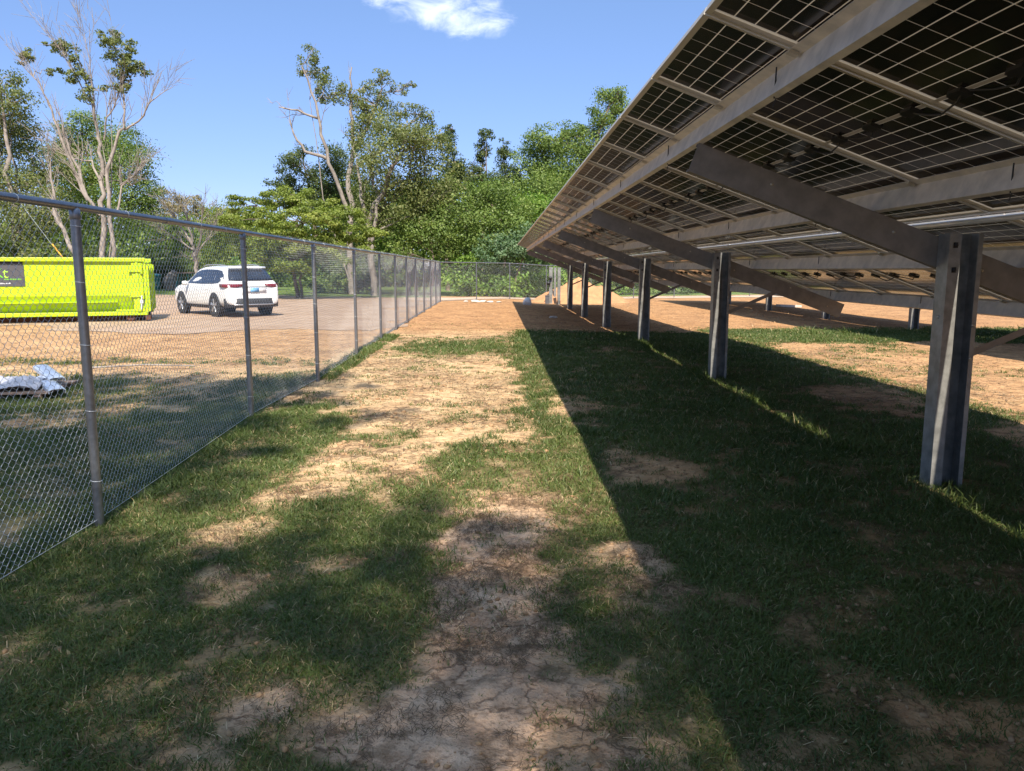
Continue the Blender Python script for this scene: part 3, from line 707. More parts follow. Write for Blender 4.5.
arr2.location = (arr.location.x + 8.9, arr.location.y + 4.6, -0.05)
arr2['label'] = 'second solar array farther right whose low posts show beneath the nearer one'

# bare piles at the far end, one with switch boxes
def pile(x, y, label, h=1.95, w=0.16):
    z = float(gz(x, y))
    mb = MB(); d, t = 0.14, 0.008
    mb.extrude([(0, 0), (w, 0), (w, t), (w/2 + t/2, t), (w/2 + t/2, d - t), (w, d - t), (w, d), (0, d), (0, d - t), (w/2 - t/2, d - t), (w/2 - t/2, t), (0, t)], (-w/2, -d/2, -0.2), (1, 0, 0), (0, 1, 0), (0, 0, h + 0.2))
    o = mb.build('steel_pile', M['post_steel'], loc=(x, y, z)); return tag(o, label, 'pile', 'bare piles past the end of the array')
pile(3.30, 41.6, 'bare steel pile past the array end, rightmost of the three thin ones')
pile(3.22, 43.4, 'bare steel pile between the other two thin ones past the array end', w=0.12)
sw = pile(2.93, 42.6, 'leftmost bare steel pile, carrying two small black boxes', h=1.98, w=0.18)
for dz, dx, r_ in ((1.38, -0.02, 0.085), (1.10, -0.13, 0.11)):
    b = MB(); b.lathe([(0, -0.07), (r_ * 0.8, -0.07), (r_, -0.03), (r_, 0.03), (r_ * 0.8, 0.07), (0, 0.07)], (dx, -0.15, dz), (0, 1, 0.1), 10); b.build('switch_box', M['black_plastic'], sw)
b = MB(); b.box((-0.11, -0.09, -0.05), (0.11, 0.09, 0.42)); b.box((-0.13, -0.11, 0.42), (0.13, 0.11, 0.46)); b.box((-0.09, -0.098, 0.02), (0.09, -0.091, 0.38))
o = b.build('junction_cabinet', simple('cabinet_grey', (0.10, 0.10, 0.11), 0.5), loc=(2.72, 42.2, float(gz(2.72, 42.2)))); bevel(o, 0.008)
tag(o, 'small dark grey cabinet on the ground at the foot of the far piles', 'cabinet')

# ------------------------------------------------------------------ yellow-green roll-off dumpster
m, n, l, p = new_mat('lime_paint')
t1 = noise_node(n, l, 2.2, 5, .6); t2 = noise_node(n, l, 11, 6, .7); co = n.new('ShaderNodeTexCoord'); mp = n.new('ShaderNodeMapping'); mp.inputs['Scale'].default_value = (9, 9, .8); l.new(co.outputs['Object'], mp.inputs['Vector']); t3 = noise_node(n, l, 1.0, 5, .65, vec=mp.outputs[0])
c = ramp(n, l, t1.outputs['Fac'], [(.35, (0.38, 0.53, 0.004)), (.65, (0.47, 0.63, 0.005))]).outputs[0]
c = mixc(n, l, mth(n, l, 'MULTIPLY', ramp(n, l, t3.outputs['Fac'], [(.56, (0, 0, 0)), (.72, (1, 1, 1))]).outputs[0], .38), c, (0.26, 0.30, 0.03))
c = mixc(n, l, ramp(n, l, t2.outputs['Fac'], [(.68, (0, 0, 0)), (.72, (1, 1, 1))]).outputs[0], c, (0.22, 0.09, 0.03))
l.new(c, p.inputs['Base Color']); p.inputs['Roughness'].default_value = .5; M['lime'] = m
M['rust'] = simple('rusty_steel', (0.16, 0.06, 0.03), 0.8, 0.1, 0.3, 9)
M['sign_grey'] = simple('sign_grey', (0.075, 0.072, 0.078), 0.5, 0, 0.05, 3)
M['sign_green'] = simple('sign_green', (0.16, 0.50, 0.03), 0.5, 0, 0.02, 3)
M['sign_lime'] = simple('sign_lime', (0.42, 0.70, 0.05), 0.5, 0, 0.02, 3)
M['sign_white'] = simple('sign_white', (0.62, 0.62, 0.64), 0.5, 0, 0.02, 3)
def build_dumpster():
    # local x along the length (right end at 0, running to -L), y from the camera side inward, z up
    L, W, H = 6.8, 2.4, 2.06
    right = Vector((-11.5, 25.9)); dirv = Vector((4.2, 1.45)).normalized()
    root = thing('dumpster', 'bright yellow-green roll-off dumpster with a dark grey sign, behind the fence', 'dumpster', (right.x, right.y, float(gz(right.x, right.y))), math.atan2(dirv.y, dirv.x))
    # hull: a long side with an upper sheet, a kink, and a lower part slanting in; open top
    t = 0.05
    outer = [(0.10, H), (0.10, 0.86), (0.36, 0.34), (0.36, 0.26), (W - 0.36, 0.26), (W - 0.36, 0.34), (W - 0.10, 0.86), (W - 0.10, H)]
    inner = [(W - 0.10 - t, H), (W - 0.10 - t, 0.88), (W - 0.42, 0.36), (0.42, 0.36), (0.10 + t, 0.88), (0.10 + t, H)]
    mb = MB(); mb.extrude(outer + inner, (-L, 0, 0), (0, 1, 0), (0, 0, 1), (L - 0.08, 0, 0)); mb.box((-L + 0.005, 0.16, 0.37), (-L + 0.05, W - 0.16, H - 0.02)); body = mb.build('body', M['lime'], root)
    mb = MB()
    for y0 in (0.0, W - 0.14): mb.box((-L, y0, H - 0.115), (0.0, y0 + 0.14, H + 0.015))
    bevel(mb.build('top_rail', M['lime'], root), 0.02)
    mb = MB()
    for y0 in (0.06, W - 0.26): mb.box((-L, y0, 0.21), (-0.02, y0 + 0.20, 0.335))
    bevel(mb.build('bottom_rail', M['lime'], root), 0.015)
    mb = MB(); mb.box((-L + 0.3, 0.085, 0.64), (-0.9, 0.115 + 0.14, 0.66)); mb.build('seam_rib', M['lime'], root)
    # rear corner post with hinges and latch gear, and the tailgate
    mb = MB(); mb.box((-0.42, 0.045, 0.33), (-0.10, 0.22, H - 0.12)); mb.box((-0.30, 0.02, 0.33), (-0.22, 0.0452, H - 0.12))
    bevel(mb.build('corner_post', M['lime'], root), 0.01)
    mb = MB(); mb.box((-0.42, W - 0.22, 0.33), (-0.10, W - 0.045, H - 0.12)); bevel(mb.build('corner_post', M['lime'], root), 0.01)
    mb = MB(); mb.box((-0.085, 0.06, 0.30), (0.0, W - 0.06, H - 0.13))
    for yy in (0.1, 0.85, 1.5, W - 0.2): mb.box((0.0015, yy, 0.34), (0.07, yy + 0.1, H - 0.18))
    for zz in (0.6, 1.15): mb.box((0.0015, 0.21, zz), (0.055, 0.845, zz + 0.1)); mb.box((0.0015, 0.96, zz), (0.055, 1.49, zz + 0.1))
    tg = mb.build('tailgate', M['lime'], root)
    for zz in (0.86, 1.68):
        h = MB(); h.box((-0.52, -0.01, zz - 0.055), (-0.14, 0.043, zz + 0.055)); h.tube([(-0.13, 0.01, zz - 0.12), (-0.13, 0.01, zz + 0.12)], 0.045, 10); h.build('hinge', M['lime'], root)
    h = MB(); h.tube([(-0.20, -0.005, 0.40), (-0.17, -0.03, 0.65), (-0.16, -0.03, 0.86)], 0.022, 8); h.box((-0.22, -0.03, 0.60), (-0.13, 0.018, 0.72)); h.build('latch_handle', M['sign_white'], root)
    h = MB(); h.box((-0.95, 0.05, 0.338), (-0.14, 0.16, 0.41)); h.build('step', M['lime'], root)
    for xx in (-0.55, -L + 0.9):
        for yy in (0.14, W - 0.34):
            w = MB(); w.lathe([(0.03, -0.1), (0.13, -0.1), (0.15, -0.07), (0.15, 0.07), (0.13, 0.1), (0.03, 0.1)], (xx, yy + 0.1, 0.15), (0, 1, 0), 16); w.build('wheel', M['rust'], root)
    u = MB()
    for yy in (0.62, W - 0.8): u.box((-L + 0.1, yy, 0.03), (-0.05, yy + 0.16, 0.255))
    for k in range(8): u.box((-L + 0.4 + k * 0.8, 0.30, 0.17), (-L + 0.5 + k * 0.8, W - 0.3, 0.209))
    u.box((-0.10, 0.05, 0.05), (0.05, 0.30, 0.20)); u.build('underframe', M['rust'], root)
    # the sign on the upper sheet
    s = MB(); s.box((-5.95, 0.078, 1.18), (-3.47, 0.097, 1.83)); sg = s.build('sign_panel', M['sign_grey'], root)
    s = MB(); s.box((-5.95, 0.07, 1.838), (-3.49, 0.0985, 1.95)); s.build('sign_bracket', M['black_plastic'], root)
    def text(body_, size, x, z, mat, nm):
        c = bpy.data.curves.new(nm, 'FONT'); c.body = body_; c.size = size; c.extrude = 0.003; c.align_x = 'LEFT'
        o = bpy.data.objects.new(nm, c); o.data.materials.append(mat); col.objects.link(o); o.parent = sg
        o.location = (x, 0.073, z); o.rotation_euler = (R(90), 0, 0)
        bpy.context.view_layer.update(); me = bpy.data.meshes.new_from_object(o.evaluated_get(bpy.context.evaluated_depsgraph_get()))
        q = link(nm, me, None, sg, o.location, o.rotation_euler)
        bpy.data.objects.remove(o); bpy.data.curves.remove(c); return q
    text('K', 0.42, -4.30, 1.44, M['sign_green'], 'lettering'); text('t', 0.46, -4.05, 1.44, M['sign_lime'], 'lettering')
    # two worn lines of small print too blurred to read: broken streaks
    rr = random.Random(4)
    for z0, x0, x1, hh, mt, q in ((1.375, -4.02, -3.58, 0.045, 'sign_green', 0.5), (1.245, -4.20, -3.86, 0.05, 'sign_white', 0.6)):
        w = MB(); x = x0
        while x < x1:
            ww = rr.uniform(0.015, 0.04); w.box((x, 0.074, z0 + rr.uniform(0, 0.01)), (x + ww, 0.0765, z0 + hh * rr.uniform(0.6, 1))); x += ww + rr.uniform(0.008, 0.02)
        w.build('worn_print', M[mt], sg)
    return root
build_dumpster()

# ------------------------------------------------------------------ white SUV
def car_paint(name, c):
    m, n, l, p = new_mat(name)
    t = noise_node(n, l, 3, 4, 0.6); l.new(ramp(n, l, t.outputs['Fac'], [(0.35, tuple(x * 0.93 for x in c)), (0.65, c)]).outputs[0], p.inputs['Base Color'])
    p.inputs['Roughness'].default_value = 0.32; p.inputs['Coat Weight'].default_value = 0.6; p.inputs['Coat Roughness'].default_value = 0.06; return m
M['white_paint'] = car_paint('white_car_paint', (0.80, 0.80, 0.80))
m, n, l, p = new_mat('tinted_glass'); tt = noise_node(n, l, 2.0, 2, 0.5)
l.new(ramp(n, l, tt.outputs['Fac'], [(0.3, (0.012, 0.016, 0.028)), (0.7, (0.028, 0.034, 0.05))]).outputs[0], p.inputs['Base Color']); p.inputs['Roughness'].default_value = 0.05; p.inputs['Coat Weight'].default_value = 0.5; M['car_glass'] = m
M['dark_trim'] = simple('dark_trim', (0.035, 0.035, 0.038), 0.6, 0, 0.1, 8)
M['tyre'] = simple('tyre_rubber', (0.035, 0.032, 0.030), 0.85, 0, 0.2, 14)
M['rim'] = simple('rim_alloy', (0.50, 0.50, 0.52), 0.35, 0.7, 0.1, 10)
M['red_lens'] = simple('red_lens', (0.17, 0.010, 0.016), 0.2, 0, 0.1, 10)
M['plate_blue'] = simple('plate_blue', (0.18, 0.42, 0.70), 0.4, 0, 0.05, 10)
def build_suv():
    root = thing('parked_car', 'white SUV parked on the gravel lot, its rear turned toward the fence', 'car', (-9.42, 28.9, float(gz(-9.4, 28.9)) + 0.012), R(43))
    root.scale = (1.05, 1.05, 1.05)
    # stations along the length: y, half width, belt z, half roof width, top z, bottom z
    S = [(-1.06, .80, .82, .74, .90, .42), (-1.02, .90, .98, .84, 1.05, .36), (-0.92, .935, 1.06, .84, 1.16, .34), (-0.80, .95, 1.08, .80, 1.30, .33), (-0.56, .962, 1.09, .70, 1.60, .32), (-0.40, .965, 1.09, .675, 1.675, .30),
         (0.2, .968, 1.08, .67, 1.715, .25), (0.9, .965, 1.07, .68, 1.725, .24), (1.6, .962, 1.06, .67, 1.69, .24), (1.95, .96, 1.055, .67, 1.62, .24), (2.35, .958, 1.05, .72, 1.36, .24), (2.66, .955, 1.045, .80, 1.13, .25),
         (3.1, .945, 1.02, .78, 1.08, .26), (3.5, .92, .95, .72, 1.01, .28), (3.75, .86, .84, .66, .92, .30), (3.88, .76, .72, .58, .80, .34)]
    def interp(y):
        for a, b in zip(S, S[1:]):
            if a[0] <= y <= b[0]:
                t = (y - a[0]) / (b[0] - a[0]); return [a[k] + (b[k] - a[k]) * t for k in range(6)]
        return list(S[-1] if y > 0 else S[0])
    def side_pt(y, z, off=0.0):
        _, w, zb, wr, zt, z0 = interp(y)
        if z > zb: t = (z - zb) / max(zt - zb, .01); x = w - .012 + (wr - w + .012) * t
        else:
            t = (z - z0) / (zb - z0); x = w - .10 * max(0, .25 - t) / .25 - 0.012 * max(0, (t - .6) / .4)
        return x + off
    ring = lambda s: [(0, s[5]), (s[1] * .80, s[5]), (s[1] - .02, s[5] + .12), (s[1], s[5] + .32 * (s[2] - s[5]) + .08), (s[1] - .004, s[5] + .7 * (s[2] - s[5])), (s[1] - .012, s[2]), (s[1] - .012 + (s[3] - s[1] + .012) * .5 + .012, s[2] + (s[4] - s[2]) * .5), (s[3] + 0.0, s[4] - .045 * min(1, (s[4] - s[2]) * 4)), (s[3] - .10, s[4] - .006), (s[3] * .5, s[4] + .018), (0, s[4] + .026)]
    vs, fs = [], []; nr = 20
    for s in S:
        r_ = ring(s); full = [(x, z) for x, z in r_] + [(-x, z) for x, z in r_[-2:0:-1]]
        vs += [(x, s[0], z) for x, z in full]; nr = len(full)
    for i in range(len(S) - 1):
        for k in range(nr): fs.append((i*nr + k, i*nr + (k+1) % nr, (i+1)*nr + (k+1) % nr, (i+1)*nr + k))
    fs += [tuple(range(nr)), tuple(range((len(S)-1)*nr, len(S)*nr))]
    mb = MB(); mb.add(vs, fs, True); body = mb.build('body', M['white_paint'], root)
    ss = body.modifiers.new('subsurf', 'SUBSURF'); ss.levels = 1; ss.render_levels = 2
    def panel(name, pts, mat, parent=root, th=0.012):
        """a glass or trim piece on the car's side, given as (y, z) outline, one on each side"""
        for sgn in (1, -1):
            a = [Vector((sgn * side_pt(y, z, 0.006), y, z)) for y, z in pts]; b = [Vector((sgn * side_pt(y, z, 0.006 - th - .02), y, z)) for y, z in pts]
            q = MB(); k = len(pts); q.add(a + b, [tuple(range(k)), tuple(range(2*k-1, k-1, -1))] + [(i, (i+1) % k, k + (i+1) % k, k + i) for i in range(k)]); q.build(name, mat, parent)
    panel('window', [(1.0, 1.115), (1.0, 1.60), (1.45, 1.585), (1.80, 1.50), (2.20, 1.25), (2.34, 1.115)], M['car_glass'])
    panel('window', [(0.99, 1.115), (0.99, 1.605), (0.55, 1.605), (0.10, 1.59), (0.10, 1.125)], M['car_glass'])
    panel('window', [(0.09, 1.13), (0.09, 1.59), (-0.22, 1.56), (-0.50, 1.42), (-0.62, 1.28), (-0.30, 1.15)], M['car_glass'])
    panel('door_trim', [(0.42, 0.27), (0.42, 0.38), (2.38, 0.38), (2.38, 0.27)], M['dark_trim'])
    panel('door_handle', [(0.45, 0.93), (0.45, 0.965), (0.68, 0.965), (0.68, 0.93)], M['white_paint'], th=-0.012)
    panel('door_handle', [(1.35, 0.92), (1.35, 0.955), (1.58, 0.955), (1.58, 0.92)], M['white_paint'], th=-0.012)
    # windscreen, rear window, lamps, bumper and plate
    def strip(name, rows, mat, parent=root):
        q = MB(); k = len(rows[0]); q.add([p for r_ in rows for p in r_], [(i*k+j, i*k+j+1, (i+1)*k+j+1, (i+1)*k+j) for i in range(len(rows)-1) for j in range(k-1)], True)
        o = q.build(name, mat, parent); sd = o.modifiers.new('thick', 'SOLIDIFY'); sd.thickness = 0.012; sd.offset = 0; return o
    def hatch(z): # y of the rear face at height z
        pts = [(0.86, -1.062), (1.0, -1.03), (1.10, -0.955), (1.2, -0.885), (1.30, -0.805), (1.60, -0.565), (1.68, -0.42)]
        for a, b in zip(pts, pts[1:]):
            if a[0] <= z <= b[0]: return a[1] + (b[1] - a[1]) * (z - a[0]) / (b[0] - a[0])
        return pts[-1][1] if z > 1 else pts[0][1]
    rw = [[(x * w, hatch(z) - 0.035 + abs(x) ** 3 * 0.06, z) for x in (-1, -.7, -.35, 0, .35, .7, 1)] for z, w in ((1.22, .80), (1.36, .76), (1.50, .70), (1.60, .66))]
    strip('rear_window', rw, M['car_glass'])
    sp = [[(x * .66, -0.60 - dy + abs(x) ** 2 * .05, z) for x in (-1, -.5, 0, .5, 1)] for z, dy in ((1.645, .09), (1.70, .03), (1.712, -.12))]
    strip('spoiler', sp, M['white_paint'])
    ws = [[(x * w, y, z + (1 - x * x) * 0.03) for x in (-1, -.5, 0, .5, 1)] for y, z, w in ((1.86, 1.645, .60), (2.35, 1.375, .66), (2.64, 1.165, .74))]
    strip('windscreen', ws, M['car_glass'])
    for sgn in (1, -1):
        tl = [[(sgn * x, y, z) for x, y in ((.42, -1.062), (.62, -1.058), (.80, -1.03), (.93, -0.965), (.985, -0.84), (.99, -0.58))] for z in (1.005, 1.115)]
        tl[1] = [(p[0] * (.97 if i < 4 else 1), p[1] + .055, p[2]) for i, p in enumerate(tl[1])]; tl[0][0] = (tl[0][0][0], tl[0][0][1], 1.04)
        strip('tail_light', tl, M['red_lens'])
        hl = [[(sgn * x, y, z) for x, y in ((.45, 3.86), (.68, 3.80), (.86, 3.62), (.935, 3.35))] for z in (.78, .88)]; strip('headlight', hl, M['sign_white'])
        mi = MB(); mi.lathe([(0, -.10), (.07, -.09), (.085, 0), (.07, .09), (0, .10)], (sgn * 1.06, 2.16, 1.12), (1, .15, 0), 12); mi.tube([(sgn * .94, 2.18, 1.09), (sgn * 1.02, 2.16, 1.10)], .03, 8); mi.build('side_mirror', M['white_paint'], root)
        ex = MB(); ex.tube([(sgn * .55, -1.05, .36), (sgn * .55, -.8, .36)], .035, 10); ex.build('exhaust_pipe', M['rim'], root)
        rl = MB(); rl.tube([(sgn * .60, -.25, 1.735), (sgn * .60, .2, 1.765), (sgn * .60, 1.3, 1.76), (sgn * .58, 1.55, 1.72)], .018, 8); rl.build('roof_rail', M['rim'], root)
    bp = [[(x * .975, -1.10 + abs(x) ** 5 * 0.30, z) for x in (-1, -.93, -.8, -.5, 0, .5, .8, .93, 1)] for z in (.32, .46, .63)]; strip('bumper', bp, M['dark_trim'])
    bp = [[(x * .85, -1.115 + abs(x) ** 5 * 0.20, z) for x in (-1, -.8, -.5, 0, .5, .8, 1)] for z in (.40, .44)]; strip('bumper_lip', bp, M['rim'])
    rc = [[(x, hatch(z) - 0.022, z) for x in (-.42, -.2, .2, .42)] for z in (.84, .99)]; strip('plate_recess', rc, M['white_paint'])
    pl = strip('number_plate', [[(x, -1.088, z) for x in (-.155, 0, .155)] for z in (.835, .985)], M['plate_blue'])
    gb = strip('chrome_bar', [[(x, -1.075, z) for x in (-.44, 0, .44)] for z in (1.005, 1.03)], M['dark_trim'])
    # wheel arches and wheels
    for y in (0.0, 2.85):
        for sgn in (1, -1):
            ar = MB(); ar.lathe([(0.0, 0.0), (.435, 0.0), (.445, .012), (.43, .022), (.30, .024), (0, .024)], (sgn * (side_pt(y, .55) - .012), y, .385), (sgn, 0, 0), 30); ar.build('wheel_arch', M['dark_trim'], root)
            wh = MB(); cx = sgn * .86
            wh.lathe([(.235, -.12), (.33, -.12), (.365, -.10), (.372, -.06), (.372, .06), (.365, .10), (.33, .125), (.255, .125), (.24, .105)], (cx, y, .372), (sgn, 0, 0), 32); w = wh.build('wheel', M['tyre'], root)
            rm = MB(); rm.lathe([(.262, .10), (.262, .118), (.238, .122), (.225, .06), (.21, .03), (0.0, .03)], (cx, y, .372), (sgn, 0, 0), 32); rm.build('rim', M['dark_trim'], w)
            for k in range(5):
                a = 2 * math.pi * k / 5 + .3
                sk = MB()
                for da in (-.13, .13):
                    sk.tube([(cx + sgn * .115, y + math.cos(a) * .03, .372 + math.sin(a) * .03), (cx + sgn * .118, y + math.cos(a + da) * .24, .372 + math.sin(a + da) * .24)], [.030, .022], 6)
                sk.build('spoke', M['rim'], w)
    return root
build_suv()

# ------------------------------------------------------------------ scrap lying on the grass beyond the fence
M['wood'] = simple('weathered_board', (0.33, 0.22, 0.16), 0.85, 0, 0.2, 12)
M['flash'] = simple('bare_sheet_metal', (0.66, 0.72, 0.82), 0.3, 0.35, 0.06, 6)
M['foil'] = simple('crumpled_wrap', (0.50, 0.50, 0.55), 0.35, 0.2, 0.16, 9)
g0 = float(gz(-6.4, 10.5))
mb = MB()
for k in range(5): mb.box((-1.5, -0.58 + k * 0.235, 0.042), (0.42 - 0.05 * (k % 2), -0.58 + k * 0.235 + 0.215, 0.067))
for xx in (-1.4, -0.55, 0.25): mb.box((xx, -0.57, 0.0), (xx + 0.09, 0.57, 0.0415))
o = mb.build('wooden_pallet', M['wood'], loc=(-6.45, 10.75, g0 + 0.01), rot=(0, 0, R(9))); tag(o, 'low brown wooden pallet lying in the grass under crumpled silver wrap', 'pallet')
gxx, gyy = np.meshgrid(np.linspace(-1.0, 0.30, 46), np.linspace(-0.5, 0.42, 40))
hz = 0.01 + 0.24 * fbm(gxx * 1, gyy, 4, 5.0) * (1 - 0.55 * np.abs(gyy) - .3 * np.abs(gxx)) + 0.16 * np.abs(fbm(gxx + 9, gyy, 3, 9.0) - 0.5)
q = np.arange(46 * 40).reshape(40, 46)
wr = np_mesh('crumpled_wrap', np.stack([gxx + (fbm(gxx, gyy + 3, 2, 6) - .5) * .12, gyy + (fbm(gxx + 7, gyy, 2, 6) - .5) * .12, hz], -1).reshape(-1, 3), np.stack([q[:-1, :-1], q[:-1, 1:], q[1:, 1:], q[1:, :-1]], -1).reshape(-1, 4))
o = link('crumpled_wrap', wr, M['foil'], loc=(-6.48, 10.72, g0 + 0.045), rot=(0, 0, R(9))); s_ = o.modifiers.new('thick', 'SOLIDIFY'); s_.thickness = 0.006
tag(o, 'crumpled silvery wrap heaped on the wooden pallet', 'wrap')
ch = [(-0.10, 0), (-0.10, 0.045), (-0.06, 0.062), (0.06, 0.062), (0.10, 0.045), (0.10, 0), (0.094, 0), (0.094, 0.041), (0.058, 0.056), (-0.058, 0.056), (-0.094, 0.041), (-0.094, 0)]
for (px, py, pz, L, rz, lab) in ((-6.08, 10.55, 0.10, 0.78, -48, 'nearer shiny metal trim piece with its dark open end over the pallet edge'), (-6.34, 11.0, 0.20, 0.85, -47, 'farther shiny metal trim piece lying on the silver wrap')):
    mb = MB(); mb.extrude(ch, (0, -L/2, 0), (1, 0, 0), (0, 0, 1), (0, L, 0)); o = mb.build('metal_trim', M['flash'], loc=(px, py, g0 + pz), rot=(R(7), 0, R(rz) + R(90)))
    tag(o, lab, 'metal trim', 'metal trim pieces on the pallet')
mb = MB(); mb.tube([(-6.9, 13.2, 0.03), (-6.1, 13.45, 0.05), (-5.2, 13.35, 0.04)], [0.018, 0.015, 0.010], 7)
tag(mb.build('fallen_branch', BARK['pale'], loc=(0, 0, g0)), 'pale fallen branch lying in the grass beyond the pallet', 'branch')

# ------------------------------------------------------------------ stones, bags, dirt mound
M['stone'] = simple('pale_stone', (0.55, 0.49, 0.42), 0.9, 0, 0.15, 5, bmp=0.4)
M['white_bag'] = simple('white_bag', (0.74, 0.72, 0.68), 0.7, 0, 0.05, 5)
def rock(name, x, y, sx, sy, sz, label, cat, mat, grp=None, seed=0):
    bm = bmesh.new(); bmesh.ops.create_icosphere(bm, subdivisions=3, radius=1); r_ = random.Random(seed)
    pl = [(Vector((r_.gauss(0, 1), r_.gauss(0, 1), r_.gauss(0, 1))).normalized(), r_.uniform(.62, .9)) for _ in range(9)]
    for v in bm.verts:
        for nrm, d in pl:
            e = v.co.dot(nrm)
            if e > d: v.co -= nrm * (e - d) * 0.85
        v.co = Vector((v.co.x * sx, v.co.y * sy, v.co.z * sz))
    me = bpy.data.meshes.new(name); bm.to_mesh(me); bm.free()
    return tag(link(name, me, mat, loc=(x, y, float(gz(x, y)) + sz * .45), rot=(0, 0, r_.uniform(0, 6))), label, cat, grp)
rock('white_sack', 1.55, 39.3, .30, .25, .26, 'small white sack on the red dirt beside the shadow edge', 'sack', M['white_bag'], seed=2)
rock('concrete_lump', 2.12, 29.2, .17, .13, .06, 'flat pale concrete lump in the shade under the array', 'stone', M['stone'], seed=3)
for k, (x, y, s) in enumerate(((-0.35, 40.6, .22), (-0.75, 41.0, .26), (-1.15, 40.9, .30), (-1.65, 41.2, .20), (0.1, 40.7, .16))):
    rock('pale_rock', x, y, s, s * .7, s * .33, 'low pale rock in the line along the foot of the far fence', 'rock', M['stone'], 'pale rocks along the far fence', seed=10 + k)
mb = MB(); mb.box((-0.6, -0.2, 0), (0.6, 0.2, 0.12)); o = mb.build('concrete_slab', M['stone'], loc=(14.4, 38.2, float(gz(14.4, 38.2))), rot=(0, 0.05, .2)); bevel(o, .02)
tag(o, 'pale concrete slab on the red dirt, seen low under the array', 'slab')
gxx, gyy = np.meshgrid(np.linspace(-4.2, 4.2, 85), np.linspace(-3, 3, 61)); rr = np.sqrt((gxx / 2.3) ** 2 + (gyy / 1.9) ** 2)
hz = 1.35 * np.clip(1 - rr * .8 + .0, 0, 1) ** .85 * (0.55 + 0.8 * fbm(gxx, gyy, 4, 1.3)) + 0.22 * (fbm(gxx + 3, gyy, 3, 4) - .5) - .03
hz = np.where(rr > 1.4, -0.15, hz); q = np.arange(85 * 61).reshape(61, 85)
M['clay'] = simple('red_clay', (0.50, 0.25, 0.115), 0.95, 0, 0.15, 2.5, bmp=0.6)
o = link('dirt_mound', np_mesh('dirt_mound', np.stack([gxx, gyy, hz], -1).reshape(-1, 3), np.stack([q[:-1, :-1], q[:-1, 1:], q[1:, 1:], q[1:, :-1]], -1).reshape(-1, 4), smooth=True), M['clay'], loc=(4.75, 44.6, float(gz(4.75, 44.6))))
tag(o, 'orange dirt mound behind the far posts of the array', 'dirt pile')

# ------------------------------------------------------------------ small things beyond the lot
M['teal'] = simple('teal_paint', (0.05, 0.30, 0.33), 0.5, 0, 0.1, 5)
mb = MB()
for dy in (-.5, .5):
    mb.tube([(-.62, dy, 0), (-.34, dy, 1.35)], .05, 8); mb.tube([(.62, dy, 0), (.34, dy, 1.35)], .05, 8)
fr_ = mb
o = thing('teal_trestle', 'teal frame with slanted legs and a tan top bar, left of the bare tree', 'frame', (-26.3, 66.5, float(gz(-26.3, 66.5))), .1)
fr_.build('leg_frame', M['teal'], o); mb = MB(); mb.box((-.7, -.6, 1.36), (.7, .6, 1.50)); bevel(mb.build('top_bar', M['wood'], o), .03)
mb = MB(); mb.lathe([(0, 0), (.40, 0), (.46, .5), (.5, 1.15), (.53, 1.17), (.53, 1.25), (.45, 1.32), (.2, 1.38), (0, 1.40)], (0, 0, 0), (0, 0, 1), 20)
tag(mb.build('teal_barrel', M['teal'], loc=(-28.9, 66.6, float(gz(-28.9, 66.6)))), 'teal barrel standing just past the right end of the dumpster', 'barrel')
rock('stone_block', -27.6, 66.9, .68, .6, 1.25, 'tall weathered grey-brown stone between the teal barrel and the teal frame', 'stone', simple('grey_stone', (.30, .25, .22), .9, 0, .2, 3, bmp=.5), seed=21)
# guy wire with a yellow guard, going up into the trees behind the dumpster
w0, w1 = Vector((-14.9, 30.0, float(gz(-14.9, 30)))), Vector((-29.7, 50.0, 5.9))
o = thing('guy_wire', 'thin guy wire with an orange-yellow guard rising behind the dumpster', 'guy wire', w0)
mb = MB(); mb.tube([(0, 0, -.1), w1 - w0], .008, 6); mb.build('cable', M['wire'], o)
mb = MB(); mb.tube([(w1 - w0) * .39, (w1 - w0) * .50], .035, 8); mb.build('guard', simple('guard_yellow', (.80, .42, .03), .5), o)

